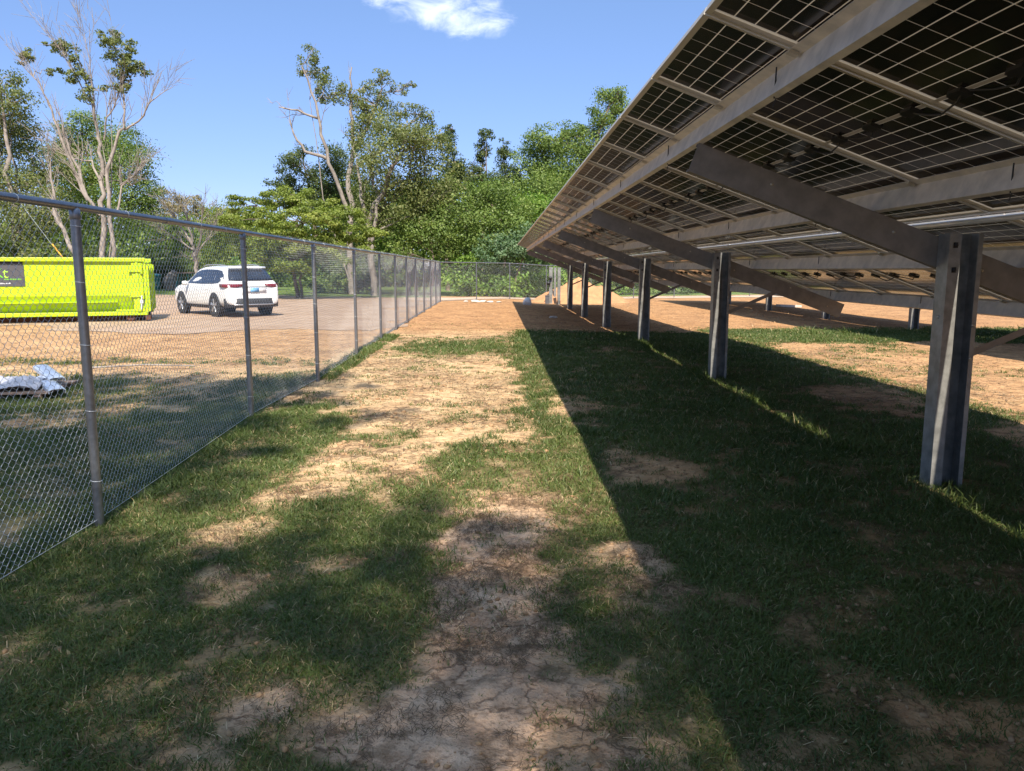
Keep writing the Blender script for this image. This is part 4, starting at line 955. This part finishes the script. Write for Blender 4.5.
# ------------------------------------------------------------------ trees
def leaf_cloud(blobs, size, cov, rg, flat=0.0, clump=1.0):
    """leaf-sized faces gathered into clumps inside the given ellipsoids (x, y, z, rx, rz)"""
    Pz, Nz, Vz = [], [], []
    tips = []
    for (x, y, z, rx, rz) in blobs:
        c = np.array([x, y, z]); rad = np.array([rx, rx * .9, rz])
        nc = max(4, int((6 + 9 * rx * rz) / clump))
        area = math.pi * rx * rz
        nl = int(cov * area / (size * size * .36) / nc) + 3
        for k in range(nc):
            d = rg.normal(size=3); d /= np.linalg.norm(d)
            cc = c + d * rad * (rg.uniform(.25, 1.0) ** .6)
            tips.append(cc)
            rc = min(rx, rz) * rg.uniform(.30, .52) + .05
            tone = rg.normal(0, .15)
            q = rg.normal(size=(nl, 3)); q /= np.linalg.norm(q, axis=1)[:, None]
            q *= (rg.random(nl) ** .5 + np.abs(rg.normal(0, .22, nl)))[:, None] * rc * np.array([1.15, 1.15, .78 * (1 - flat)])
            Pz.append(cc + q)
            nn = rg.normal(size=(nl, 3)) * .75 + q / rc * .9 + d * .35 + np.array([0, 0, .45 + flat])
            Nz.append(nn / np.linalg.norm(nn, axis=1)[:, None])
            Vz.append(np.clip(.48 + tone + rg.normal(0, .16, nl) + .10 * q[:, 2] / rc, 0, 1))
    P, N, V = np.concatenate(Pz), np.concatenate(Nz), np.concatenate(Vz); n = len(P)
    a = np.cross(N, rg.normal(size=(n, 3))); a /= np.linalg.norm(a, axis=1)[:, None] + 1e-9; b = np.cross(N, a)
    L = (size * rg.uniform(.6, 1.35, n))[:, None]; W = L * .58
    v = np.stack([P - a * L / 2, P + b * W / 2 - a * L * .05, P + a * L / 2 - N * L * .12, P - b * W / 2 - a * L * .05], 1)
    return v.reshape(-1, 3), np.arange(n * 4).reshape(-1, 4), V, tips

def wob(pts, k, amp, rg):
    """resample a polyline with a little wander"""
    out = []
    for a, b in zip(pts, pts[1:]):
        for i in range(k): out.append(a + (b - a) * (i / k) + (rg.normal(size=3) * amp if (i or len(out)) else 0))
    return out + [pts[-1]]

def tree(name, label, cat, base, blobs, leaf, bark, size=.16, cov=3.6, trunk_r=.2, group=None, seed=0, flat=0.0, forks=1, limbs=(), bare=0, clump=1.0, twigs=True, top=None, whip=1.0, limb_k=1.0):
    rg = np.random.default_rng(seed)
    bx, by = base; z0 = float(gz(bx, by))
    root = thing(name, label, cat, (bx, by, z0), group=group)
    off = np.array([bx, by, z0])
    B = [(x + 0, y + rg.normal(0, .5) * min(1.6, rx), z, rx, rz) for x, y, z, rx, rz in blobs]
    if B:
        v, f, var, tips = leaf_cloud(B, size, cov, rg, flat, clump)
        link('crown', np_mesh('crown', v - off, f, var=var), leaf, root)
    else: tips = []
    mb = MB()
    zt = top or (max(b[2] for b in B) if B else 6)
    cx = np.mean([b[0] for b in B]) if B else bx; cy = np.mean([b[1] for b in B]) if B else by
    mains = []
    for k in range(forks):
        e = np.array([cx + (rg.uniform(-1, 1) * .12 * zt if forks > 1 else 0), cy + rg.uniform(-.4, .4), zt * (.92 if k == 0 else .75)])
        if B and k == 0: hb = max(B, key=lambda b: b[2]); e = np.array([hb[0], hb[1], hb[2]])
        p0 = np.array([bx + k * .18, by, z0 - .1]); mids = [p0 + (e - p0) * t + np.array([(bx - cx) * .5 * math.sin(t * 3.1), 0, 0]) for t in (.25, .5, .75)]
        line = wob([p0] + mids + [e], 3, .045 * zt / 6, rg)
        rad = [trunk_r * (1 - .86 * i / (len(line) - 1)) * (1 if k == 0 else .75) for i in range(len(line))]
        rad[0] *= 1.25; mb.tube([q - off for q in line], rad, 8); mains.append(line)
    lines_ = []
    for L in limbs:
        pts = [np.array(q[:3]) for q in L]; rr = [q[3] for q in L]
        y_off = rg.normal(0, .6); pts = [q + np.array([0, y_off * i / len(pts), 0]) for i, q in enumerate(pts)]
        fine, fr2 = [], []
        for i in range(len(pts) - 1):
            for k in range(3): fine.append(pts[i] + (pts[i+1] - pts[i]) * k / 3 + (rg.normal(size=3) * rr[i] * .5 if (k or i) else 0)); fr2.append(rr[i] + (rr[i+1] - rr[i]) * k / 3)
        fine.append(pts[-1]); fr2.append(rr[-1]); lines_ += fine[2:]; mb.tube([q - off for q in fine], fr2, 8)
        # bare whip twigs off the outer part of the limb
        for k in range(bare):
            j = rg.integers(max(1, len(fine) // 3), len(fine)); d = fine[j] - fine[max(0, j - 2)]; d = d / (np.linalg.norm(d) + 1e-6)
            dd = d * .8 + rg.normal(size=3) * (.42 if whip == 1 else .26) + np.array([-.10 * (whip - 1), 0, .28 * whip]); dd /= np.linalg.norm(dd); ln_ = rg.uniform(.5, 1.9) * (.6 + .4 * whip)
            e = fine[j] + dd * ln_; r0 = min(fr2[j] * .55, .028)
            mb.tube([q - off for q in wob([fine[j], fine[j] + dd * ln_ * .5 + rg.normal(size=3) * .06, e], 2, .03, rg)], [r0, r0 * .85, r0 * .65, r0 * .5, .006], 4)
            for _ in range(3):
                s_ = fine[j] + dd * ln_ * rg.uniform(.25, .8); d2 = dd + rg.normal(size=3) * .45; d2 /= np.linalg.norm(d2)
                mb.tube([s_ - off, s_ + d2 * ln_ * .45 - off], [.011, .006], 4)
    cands = [q for L in mains for q in L[2:]] + lines_
    for (x, y, z, rx, rz) in B:
        e = np.array([x, y, z])
        cost = [(np.linalg.norm(q - e) + 2.2 * max(0, q[2] - (z - .5 * rz)) + .25 * abs(np.linalg.norm(q - e) - 1.5), q) for q in cands]
        st = min(cost, key=lambda t_: t_[0])[1]
        if np.linalg.norm(e - st) < .3: continue
        mid = st + (e - st) * .5 + np.array([0, 0, .10 * np.linalg.norm(e - st)])
        ln = wob([st, mid, e], 3, .06, rg); r0 = limb_k * max(.03, min(trunk_r * .38, .012 + .022 * np.linalg.norm(e - st)))
        cands += ln[2:]; mb.tube([q - off for q in ln], [max(.012, r0 * (1 - .8 * i / len(ln))) for i in range(len(ln))], 6)
        if twigs:
            near = [t for t in tips if abs(t[0] - x) < rx * 1.1 and abs(t[2] - z) < rz * 1.1][:9]
            for t in near:
                s_ = ln[len(ln) // 2 + rg.integers(len(ln) // 2)]
                if np.linalg.norm(t - s_) > .15: mb.tube([q - off for q in wob([s_, (s_ + t) / 2 + rg.normal(size=3) * .08, t], 2, .03, rg)], [.028, .024, .02, .014, .01][:5], 5)
    mb.build('trunk', bark, root, fix=False)
    return root

T = {
    'left_olive': ((-31.20,52),[(-31.16,52.0,13.32,1.21,0.94),(-30.15,52.0,12.11,1.34,1.07),(-32.38,52.0,11.12,2.01,1.61),(-32.16,54.0,10.34,2.09,1.53),(-29.74,52.0,8.29,1.74,1.61),(-31.27,51.0,6.99,2.23,1.84),(-28.89,51.0,5.57,1.58,1.58),(-30.28,50.0,4.39,2.32,1.42),(-34.47,53.0,8.15,2.73,4.1)]),
    'round_green': ((-29.39,60),[(-30.86,60.0,12.03,1.55,1.39),(-28.45,60.0,11.04,1.86,1.55),(-26.81,59.0,9.05,1.9,1.82),(-26.23,59.0,6.91,1.37,1.52),(-30.06,60.0,9.17,2.32,2.32),(-27.87,58.0,5.83,3.14,1.94),(-32.4,61.0,6.93,1.89,2.36),(-32.84,61.0,10.61,1.41,1.57)]),
    'tan_far': ((-35.02,85),[(-35.27,85.0,9.22,1.53,1.31),(-33.64,85.0,8.4,1.75,1.31),(-34.59,85.0,6.73,2.63,1.97)]),
    'tan_far_small': ((-33.15,88),[(-32.89,88.0,8.1,1.59,0.91),(-32.93,88.0,9.28,0.45,0.57),(-31.16,88.0,7.78,1.81,1.02)]),
    'yellow_hedge': ((-22.20,66),[(-23.24,66.0,5.61,1.7,1.36),(-21.45,66.0,5.28,2.04,1.7),(-22.53,65.0,3.3,2.18,1.84),(-20.09,65.0,3.3,2.01,2.18),(-20.83,64.0,1.51,2.8,1.32)]),
    'layered': ((-11.89,47),[(-15.06,48.0,5.6,1.36,0.43),(-12.86,47.0,5.81,1.57,0.42),(-11.23,47.0,5.58,1.57,0.42),(-13.86,47.0,4.48,2.06,0.48),(-11.15,46.0,4.42,2.25,0.47),(-9.07,46.0,4.65,1.54,0.41),(-8.4,46.0,3.8,1.78,0.41),(-11.42,46.0,3.28,2.61,0.47),(-14.19,46.0,3.23,2.02,0.53),(-12.47,45.0,2.13,2.32,0.52),(-9.04,45.0,2.69,1.51,0.46)]),
    'dark_mid': ((-13.36,60),[(-14.34,60.0,10.37,0.62,0.62),(-14.68,60.0,9.21,1.39,0.93),(-12.92,60.0,8.63,1.86,1.24),(-15.78,60.0,7.75,1.7,0.77),(-11.84,60.0,9.8,1.24,1.24),(-13.43,60.0,6.88,2.63,1.55),(-11.57,61.0,7.71,1.57,2.36)]),
    'tall_centre': ((-9.97,54),[(-12.34,54.0,15.49,0.77,0.63),(-12.63,54.0,14.74,0.49,0.49),(-11.92,54.0,14.62,0.77,0.56),(-11.55,54.0,13.67,0.9,0.77),(-11.19,54.0,12.91,0.63,0.63),(-10.38,54.0,13.1,0.63,0.77),(-9.59,54.0,13.23,0.42,0.42),(-7.71,54.0,14.19,0.84,0.56),(-8.65,54.0,13.62,0.7,0.56),(-8.28,54.0,12.79,1.39,0.9),(-9.02,54.0,12.22,0.63,0.97),(-8.17,54.0,11.58,1.81,0.97),(-6.47,54.0,13.56,0.63,0.42),(-5.6,54.0,13.82,0.42,0.21),(-6.16,54.0,12.29,0.9,0.56),(-4.97,54.0,12.04,0.84,0.63),(-4.58,54.0,11.46,0.63,0.49),(-6.87,53.0,10.51,1.64,1.09),(-9.01,54.0,10.29,0.97,1.25)]),
    'forked_olive': ((-7.99,51),[(-5.35,51.0,9.82,1.84,1.05),(-4.1,51.0,9.45,1.18,1.05),(-6.27,51.0,8.34,2.23,1.58),(-4.0,51.0,7.61,1.84,1.84),(-8.1,52.0,7.46,1.47,2.01),(-6.19,51.0,6.11,2.23,1.84),(-4.29,51.0,5.23,1.58,1.58),(-7.91,52.0,4.79,1.47,1.47)]),
    'spire': ((-4.00,64),[(-4.01,64.0,12.36,0.49,0.74),(-3.69,64.0,12.82,0.33,0.58),(-3.71,64.0,11.13,0.74,0.99),(-3.57,64.0,9.74,0.99,1.15),(-2.94,64.0,8.81,1.32,1.32)]),
    'column_a': ((-1.19,62),[(-0.81,62.0,11.89,0.64,0.56),(-1.2,62.0,10.99,0.56,0.88),(-1.29,62.0,9.87,0.48,0.8),(-1.45,62.0,8.97,0.64,0.72),(-2.41,63.0,9.31,0.97,1.46),(-0.52,62.0,8.21,1.12,1.44)]),
    'column_b': ((0.65,63),[(0.58,63.0,11.3,0.49,0.65),(0.82,63.0,10.39,0.73,0.81),(0.74,63.0,9.32,0.81,0.89),(1.21,63.0,8.24,1.3,1.14)]),
    'right_big': ((5.40,62),[(8.87,62.0,14.59,1.12,1.12),(8.28,62.0,13.25,1.28,1.12),(9.5,62.0,13.7,0.96,1.6),(6.13,62.0,12.13,1.44,0.96),(7.23,62.0,11.24,1.76,1.44),(3.97,62.0,11.46,1.92,1.2),(2.74,62.0,9.95,1.76,1.44),(4.99,61.0,9.38,2.67,2.04),(8.05,62.0,8.61,3.2,3.2),(2.96,60.0,7.2,2.32,2.16),(5.4,60.0,5.87,2.47,2.16),(11.48,64.0,11.18,2.47,4.12)]),
    'grey_green': ((-1.83,53),[(-1.78,53.0,6.55,1.64,1.23),(0.08,53.0,6.03,1.78,1.5),(-2.55,52.0,4.79,1.74,1.61),(-0.7,51.0,3.85,1.97,1.58),(1.26,52.0,4.54,1.61,1.74),(-3.64,53.0,6.55,1.23,1.5)]),
    'blue_green': ((0.96,50),[(0.71,50.0,3.31,1.68,1.03),(2.23,50.0,3.56,1.42,1.16),(-0.06,49.0,2.66,1.64,0.76),(2.69,49.0,2.54,1.26,0.76)]),
    'lime_right': ((3.66,56),[(3.48,56.0,5.73,1.3,1.59),(4.48,56.0,4.06,1.44,1.44),(4.21,56.0,2.66,1.44,1.01),(2.2,56.0,6.21,1.15,1.15)]),
    'front_mid': ((-4.27,50),[(-4.35,50.0,3.8,1.42,1.29),(-5.49,50.0,3.43,1.16,1.29),(-3.1,50.0,2.93,1.29,0.9),(-6.4,50.0,2.55,1.03,0.77)]),
}
SKEL = [
    [(-23.21, 47.0, -0.09, 0.28), (-23.24, 47.0, 2.55, 0.25), (-23.24, 47.0, 4.87, 0.23), (-23.08, 47.0, 6.87, 0.19), (-23.12, 47.0, 8.56, 0.16), (-23.15, 47.0, 9.68, 0.12), (-23.36, 47.0, 11.34, 0.08), (-23.8, 47.0, 12.99, 0.05), (-24.23, 47.0, 14.61, 0.03)] ,
    [(-22.96, 47.0, 0.02, 0.22), (-22.69, 47.0, 2.85, 0.19), (-22.67, 47.0, 5.45, 0.17), (-22.63, 47.0, 7.44, 0.15), (-21.93, 47.0, 9.13, 0.12), (-21.48, 47.0, 9.8, 0.1), (-21.33, 47.0, 11.08, 0.07), (-21.35, 47.0, 12.45, 0.05), (-21.57, 47.0, 14.08, 0.03)] ,
    [(-21.55, 47.0, 9.69, 0.1), (-20.84, 47.0, 10.02, 0.08), (-20.23, 47.0, 10.47, 0.07), (-19.72, 47.0, 11.19, 0.05), (-18.89, 47.0, 11.69, 0.03), (-18.31, 47.0, 11.91, 0.02)] ,
    [(-24.8, 47.0, 2.15, 0.21), (-25.37, 47.0, 3.66, 0.19), (-26.07, 47.0, 5.04, 0.16), (-26.17, 47.0, 6.58, 0.1), (-26.21, 47.0, 7.99, 0.06)] ,
    [(-23.92, 47.0, 5.73, 0.16), (-24.49, 47.0, 7.32, 0.13), (-25.03, 47.0, 9.12, 0.11), (-25.35, 47.0, 10.67, 0.08), (-25.8, 47.0, 12.1, 0.05), (-26.72, 47.0, 13.19, 0.03)] ,
    [(-23.24, 47.0, 4.87, 0.16), (-23.91, 47.0, 5.84, 0.15), (-24.64, 47.0, 8.28, 0.11), (-24.96, 47.0, 9.95, 0.08)] ,
    [(-23.14, 47.0, 6.87, 0.11), (-23.63, 47.0, 8.0, 0.08), (-24.77, 47.0, 8.11, 0.05), (-25.76, 47.0, 8.56, 0.03)] ,
    [(-22.36, 47.0, 4.87, 0.1), (-22.0, 47.0, 6.59, 0.08), (-21.19, 47.0, 7.44, 0.07), (-21.12, 47.0, 7.61, 0.05)] ,
    [(-22.0, 47.0, 6.59, 0.06), (-21.41, 47.0, 6.82, 0.05), (-20.97, 47.0, 6.48, 0.03)] ,
    [(-22.74, 47.0, 9.12, 0.08), (-22.41, 47.0, 10.35, 0.07), (-21.8, 47.0, 10.91, 0.05), (-21.63, 47.0, 11.63, 0.04)] ,
    [(-23.22, 47.0, 10.24, 0.07), (-23.09, 47.0, 11.89, 0.05), (-23.08, 47.0, 13.53, 0.03), (-23.19, 47.0, 14.88, 0.02)] ,
    [(-23.37, 47.0, 11.23, 0.06), (-23.95, 47.0, 12.55, 0.04), (-24.61, 47.0, 14.07, 0.02), (-25.32, 47.0, 15.03, 0.02)] ,
]
SKEL_LEAF = [(-22.06, 47.0, 14.94, 0.48, 0.36), (-21.65, 47.0, 14.41, 0.67, 0.42), (-20.93, 47.0, 14.3, 0.42, 0.55), (-21.61, 47.0, 13.54, 0.79, 0.55), (-20.67, 47.0, 13.22, 0.79, 0.42), (-21.45, 47.0, 12.56, 0.67, 0.55), (-21.33, 47.0, 11.9, 0.42, 0.3), (-20.29, 47.0, 12.89, 0.42, 0.3), (-26.39, 47.0, 13.68, 0.61, 0.3), (-25.71, 47.0, 13.14, 0.48, 0.3), (-25.1, 47.0, 14.28, 0.61, 0.3), (-24.4, 47.0, 13.96, 0.48, 0.42), (-24.7, 47.0, 14.39, 0.55, 0.3), (-24.04, 47.0, 13.53, 0.36, 0.3), (-23.73, 47.0, 12.44, 0.73, 0.42), (-23.34, 47.0, 11.67, 0.48, 0.48), (-24.02, 47.0, 12.98, 0.48, 0.24), (-27.03, 47.0, 13.51, 0.36, 0.24), (-22.51, 47.0, 12.01, 0.3, 0.24)]
BARE = [[(-20.48, 54.0, 0.66, 0.17), (-20.52, 54.0, 2.22, 0.14), (-20.72, 54.0, 3.36, 0.1)], [(-20.72, 54.0, 3.36, 0.08), (-21.45, 54.0, 4.62, 0.05), (-22.07, 54.0, 5.55, 0.03), (-22.43, 54.0, 6.08, 0.01)], [(-20.72, 54.0, 3.36, 0.08), (-20.77, 54.0, 4.89, 0.05), (-20.97, 54.0, 5.95, 0.02)], [(-20.5, 54.0, 2.62, 0.08), (-20.01, 54.0, 3.96, 0.06), (-19.8, 54.0, 5.36, 0.03), (-19.63, 54.0, 5.95, 0.01)], [(-20.5, 54.0, 2.62, 0.07), (-19.47, 54.0, 4.09, 0.04), (-18.99, 54.0, 5.42, 0.02)], [(-20.61, 54.0, 3.02, 0.07), (-21.77, 54.0, 3.82, 0.04), (-22.67, 54.0, 4.49, 0.02)]]
G = 'trees and shrubs behind the field'
tree('half_dead_tree', 'tall half-dead pale tree with bare whip twigs and few leaf tufts, behind the dumpster', 'tree', (-23.2, 47), [(x, y, z, a, b) for x, y, z, a, b in SKEL_LEAF], LEAF['olive'], BARK['pale'], size=.15, cov=3.8, trunk_r=.05, limbs=[[(a, b, c_, d_ * .66) for a, b, c_, d_ in L] for L in SKEL], bare=17, seed=3, twigs=False, top=8.0, whip=2.0)
tree('bare_tree', 'small leafless pale tree with fanning twigs behind the white car', 'tree', (-20.5, 54), [], None, BARK['pale'], trunk_r=.03, limbs=BARE, bare=16, seed=4, top=3)
def tr(key, name, label, leaf, bark, **k):
    (b, bl) = T[key]
    if key == 'layered': bl = [(x, y, z, rx * 1.15, rz * 1.75) for x, y, z, rx, rz in bl]
    return tree(name, label, k.pop('cat', 'tree'), b, bl, LEAF[leaf], BARK[bark], seed=sum(map(ord, key)), **k)
tr('left_olive', 'olive_tree', 'large olive-brown tree at the left edge behind the dumpster', 'olive', 'pale', cov=2.7, trunk_r=.32, forks=2)
tr('round_green', 'round_tree', 'dense rounded green tree right behind the half-dead tree', 'green', 'brown', cov=4.2, trunk_r=.3)
tr('tan_far', 'tan_tree', 'larger tan-leaved tree far off right of the round green tree', 'tan', 'grey', cov=2.8, trunk_r=.2)
tr('tan_far_small', 'thin_tree', 'smaller thin distant tree with one sprig sticking up, above the bare tree', 'tan', 'grey', cov=2.2, trunk_r=.12)
tr('yellow_hedge', 'leafy_tree', 'low yellow-green leafy tree behind the roof of the white car', 'yellow', 'grey', cov=4.0, trunk_r=.16)
tr('layered', 'layered_tree', 'light green tree with flat layered branches right of the white car', 'yellow', 'brown', cov=5.0, trunk_r=.13, flat=.4, forks=2, size=.14)
tr('dark_mid', 'dark_tree', 'dark olive tree rising behind the layered light green tree', 'dark', 'brown', cov=3.4, trunk_r=.22)
CL = [[(-9.95, 54, 0.0, .26), (-9.9, 54, 4.0, .22), (-9.97, 54, 7.0, .18), (-9.7, 54.1, 9.8, .14), (-9.62, 54.1, 11.6, .11), (-9.75, 54.1, 13.2, .08), (-9.6, 54.1, 15.0, .04)],
      [(-9.97, 54, 5.4, .15), (-10.9, 53.7, 8.0, .12), (-11.5, 53.6, 10.4, .10), (-11.7, 53.6, 12.4, .07), (-12.5, 53.5, 14.6, .05)],
      [(-11.2, 53.7, 9.0, .12), (-12.6, 53.4, 9.4, .09), (-13.4, 53.3, 10.6, .06), (-13.6, 53.3, 11.6, .03)],
      [(-11.8, 53.6, 11.6, .09), (-13.0, 53.4, 12.0, .06), (-14.2, 53.2, 12.2, .03)],
      [(-9.7, 54.1, 9.6, .13), (-8.4, 54.4, 11.6, .09), (-7.6, 54.5, 13.6, .05)], [(-9.6, 54.1, 8.4, .13), (-7.2, 54.3, 10.4, .09), (-5.2, 54.4, 12.0, .04)]]
tr('tall_centre', 'tall_thin_tree', 'tallest thin tree in the middle with pale trunks and leaf tufts against the sky', 'olive', 'pale', cov=2.3, trunk_r=.06, limbs=CL, bare=5, size=.15, top=9)
FL = [[(-8.0, 51, 0.0, .24), (-8.2, 51, 3.0, .21), (-8.1, 51, 4.6, .18), (-7.5, 51, 6.2, .16), (-6.9, 50.8, 7.0, .11), (-6.2, 50.8, 8.8, .07)], [(-8.1, 51, 4.4, .17), (-8.7, 51, 6.4, .11), (-8.9, 51, 8.4, .06)], [(-7.5, 51, 6.2, .10), (-7.9, 50.7, 7.4, .07), (-8.0, 50.6, 8.6, .04)]]
tr('forked_olive', 'forked_tree', 'broad grey-green tree with a pale forked trunk right of the tallest tree', 'olive', 'pale', cov=2.8, trunk_r=.2, limbs=FL, bare=4)
tr('spire', 'spire_tree', 'slim dark pointed conifer between the broad forked tree and the leaning vine column', 'dark', 'brown', cov=4.0, trunk_r=.16)
tr('column_a', 'vine_column', 'thin dark vine-clad tree leaning with a hooked top', 'dark', 'brown', cov=4.0, trunk_r=.14)
tr('column_b', 'slender_tree', 'slender dark tree just right of the hooked vine-clad one', 'dark', 'brown', cov=3.2, trunk_r=.14)
tr('right_big', 'broadleaf_tree', 'big bright green tree rising behind the high edge of the array', 'green', 'brown', cov=4.0, trunk_r=.35, forks=2)
tr('grey_green', 'bushy_tree', 'bushy mid-green tree behind the corner of the two fences', 'green', 'brown', cov=4.0, trunk_r=.2)
tr('blue_green', 'bluish_shrub', 'blue-green shrub above the top rail of the far fence', 'bluish', 'brown', cov=4.2, trunk_r=.1, cat='shrub')
tr('lime_right', 'lime_tree', 'lime green tree beside the far corner of the array', 'bright', 'brown', cov=4.0, trunk_r=.07)
tr('front_mid', 'dark_shrub', 'green shrub just left of the fence corner below the forked tree', 'green', 'brown', cov=3.6, trunk_r=.1, cat='shrub')
# thin stems standing before the wood
for (x, y, h, lean, lab) in ((-5.3, 51.8, 5.2, -.5, 'thin dark leaning trunk behind the side fence, right of the forked tree'), (-5.9, 52.2, 4.0, .2, 'thin pale stem left of the thin dark leaning trunk')):
    mb = MB(); mb.tube([(0, 0, -.1), (lean * .4, 0, h * .4), (lean * .8, .1, h * .75), (lean * 1.1, .1, h)], [.13, .11, .08, .04], 8)
    tag(mb.build('slim_sapling', BARK['brown' if lean < 0 else 'pale'], loc=(x, y, float(gz(x, y)))), lab, 'sapling')
# undergrowth behind the fences: separate shrubs
def shrub(x, y, r_, h, leaf, lab, seed, cov=3.6, grp='shrubs behind the fences'):
    rg = np.random.default_rng(seed)
    bl = [(x + rg.uniform(-.5, .5) * r_, y + rg.uniform(-.4, .4) * r_, h * rg.uniform(.22, .74), r_ * rg.uniform(.5, .8), h * rg.uniform(.22, .34)) for _ in range(5)] + [(x, y, h * .28, r_, h * .3)]
    return tree('shrub', lab, 'shrub', (x, y), bl, LEAF[leaf], BARK['brown'], size=.19, cov=cov, trunk_r=.06, group=grp, seed=seed, twigs=False)
for k, (x, y, r_, h, lf, lab) in enumerate((
    (-24.6, 50.5, 2.0, 3.6, 'dark', 'dark shrub behind the dumpster, below the half-dead tree'),
    (-27.9, 50.0, 2.1, 4.0, 'olive', 'yellow-flecked shrub behind the left half of the dumpster'),
    (-31.5, 49.5, 2.4, 3.8, 'dark', 'dark shrub at the left edge of the photo behind the dumpster'),
    (-24.6, 71.5, 2.4, 3.6, 'dark', 'dark shrub behind the bare tree'),
    (-19.0, 59.0, 2.6, 3.0, 'bright', 'bright yellow-green shrub directly behind the white car'),
    (-30.6, 71.0, 2.6, 3.6, 'dark', 'dark shrub behind the teal barrel'),
    (-13.3, 57.5, 2.4, 3.0, 'green', 'green shrub behind the trunk of the layered tree'),
    (-9.9, 56.2, 2.0, 2.6, 'green', 'green leafy shrub behind the side fence below the tallest tree'),
    (-1.6, 50.9, 1.8, 3.0, 'bright', 'bright green shrub behind the far fence near its left corner'),
    (1.1, 51.4, 1.9, 2.6, 'bright', 'green shrub behind the second bay of the far fence'),
    (3.6, 52.6, 1.7, 2.2, 'bright', 'bright low shrub behind the far fence beside the bare piles'),
    (6.6, 53.9, 2.0, 2.5, 'green', 'green shrub behind the dirt mound'),
    (9.3, 58.0, 2.0, 2.6, 'bright', 'bright shrub right of the dirt mound, seen under the array'),
    (12.6, 60.0, 2.4, 2.7, 'green', 'green shrub under the array, second to the right of the dirt mound'),
    (16.6, 62.5, 2.6, 2.8, 'bluish', 'bluish shrub seen under the middle of the array'),
    (21.0, 66.5, 2.8, 3.0, 'green', 'green shrub seen low under the right part of the array'),
    (26.0, 70.0, 3.2, 3.2, 'bright', 'bright shrub seen low under the array near the second row'),
    (32.0, 72.5, 3.4, 3.4, 'green', 'rightmost green shrub seen low under the array'))):
    shrub(x, y, r_, h, lf, lab, 200 + k)
# the wood farther back reads as one mass
rg = np.random.default_rng(77); bl = []
for row, (yb, dz) in enumerate(((80, 0), (90, .8))):
    for x in np.arange(-78, 78, 2.5):
        hgt = (8.2 if x < -18 else 10.5) + dz + rg.uniform(-1.6, 1.2) + (1.5 if x > 2 else 0)
        if -36 < x < -20: hgt -= 1.2
        for zz in np.arange(.5, hgt - 1, 1.7): bl.append((x + rg.uniform(-1, 1), yb + rg.uniform(-2, 2), zz, rg.uniform(1.7, 2.5), rg.uniform(1.2, 1.7)))
v, f, var, _ = leaf_cloud(bl, .36, 2.7, rg)
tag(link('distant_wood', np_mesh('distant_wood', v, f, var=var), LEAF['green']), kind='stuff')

# trees behind the viewer, whose shade falls across the near ground and the fence
def canopy(spots, seed):
    rg = np.random.default_rng(seed); out = []
    for (x, y, r_, h) in spots:
        h += rg.uniform(-.4, .4); out.append((x + SUN_DIR.x / SUN_DIR.z * h, y + SUN_DIR.y / SUN_DIR.z * h, h, r_, r_ * .62))
    return out
tree('shade_tree', 'broad leafy tree standing behind the viewpoint and shading the near grass', 'tree', (-2.6, -7.2),
     canopy([(a + .12 * math.sin(9.1 * i + 4.3 * j), b + .12 * math.cos(5.3 * i + 7.7 * j), .66, 7.2 + .42 * ((i * 3 + j * 5) % 8)) for i, a in enumerate(np.arange(-4.4, 1.75, .58)) for j, b in enumerate(np.arange(-.2, 4.8, .5))] + [(a, b, .5, 8.4 + .5 * ((i + 2 * j) % 5)) for i, a in enumerate(np.arange(-1.9, 1.5, .6)) for j, b in enumerate(np.arange(1.6, 4.7, .6))] + [(-2.5, 5.6, .62, 10.2), (-3.5, 5.3, .9, 10), (-.05, 4.95, .40, 9.8), (.5, 5.0, .35, 9.6), (-1.2, 4.9, .4, 9.7)], 5), LEAF['bright'], BARK['brown'], size=.05, cov=1.15, trunk_r=.14, limb_k=.22, seed=51, twigs=False)
tree('shade_tree', 'taller leafy tree behind the viewpoint and outside the fence, shading the pallet', 'tree', (-6.8, -4.0),
     canopy([(a + .3 * (j % 2), b, 1.0, 10.4 + .4 * ((i + 2 * j) % 5)) for i, a in enumerate((-9.5, -8, -6.5, -5.2, -4.0)) for j, b in enumerate((5.2, 6.6, 8, 9.6, 11.2))] + [(a, b, .62, 10.2 + .4 * ((i + 2 * j) % 5)) for i, a in enumerate((-4.0, -3.35, -2.75)) for j, b in enumerate((5.6, 6.3, 7.0, 7.8, 8.6, 9.4, 10.3, 11.2, 12.1))] + [(-5, 6.4, 1.5, 10), (-7, 7.2, 1.8, 10.4), (-9.2, 8.8, 1.9, 11), (-6.4, 9.6, 1.5, 11.4), (-8.6, 11.2, 1.4, 12), (-4.2, 8.4, 1.0, 10.8), (-10.8, 11.8, 1.4, 12.4), (-6.0, 11.6, .8, 12.6), (-12, 9.8, 2.1, 11.2), (-3.3, 7.6, .7, 11), (-4.3, 11.0, .7, 12.4), (-2.3, 7.1, .38, 11.4), (-1.75, 8.3, .45, 12), (-1.3, 9.0, .42, 12.2), (-2.1, 9.6, .36, 12.4), (-3.0, 9.6, .6, 12.2), (-1.9, 11.2, .3, 12.6), (-14.5, 11, 2.0, 11.6)], 6), LEAF['bright'], BARK['brown'], size=.060, cov=2.2, trunk_r=.14, limb_k=.25, seed=52, twigs=False)
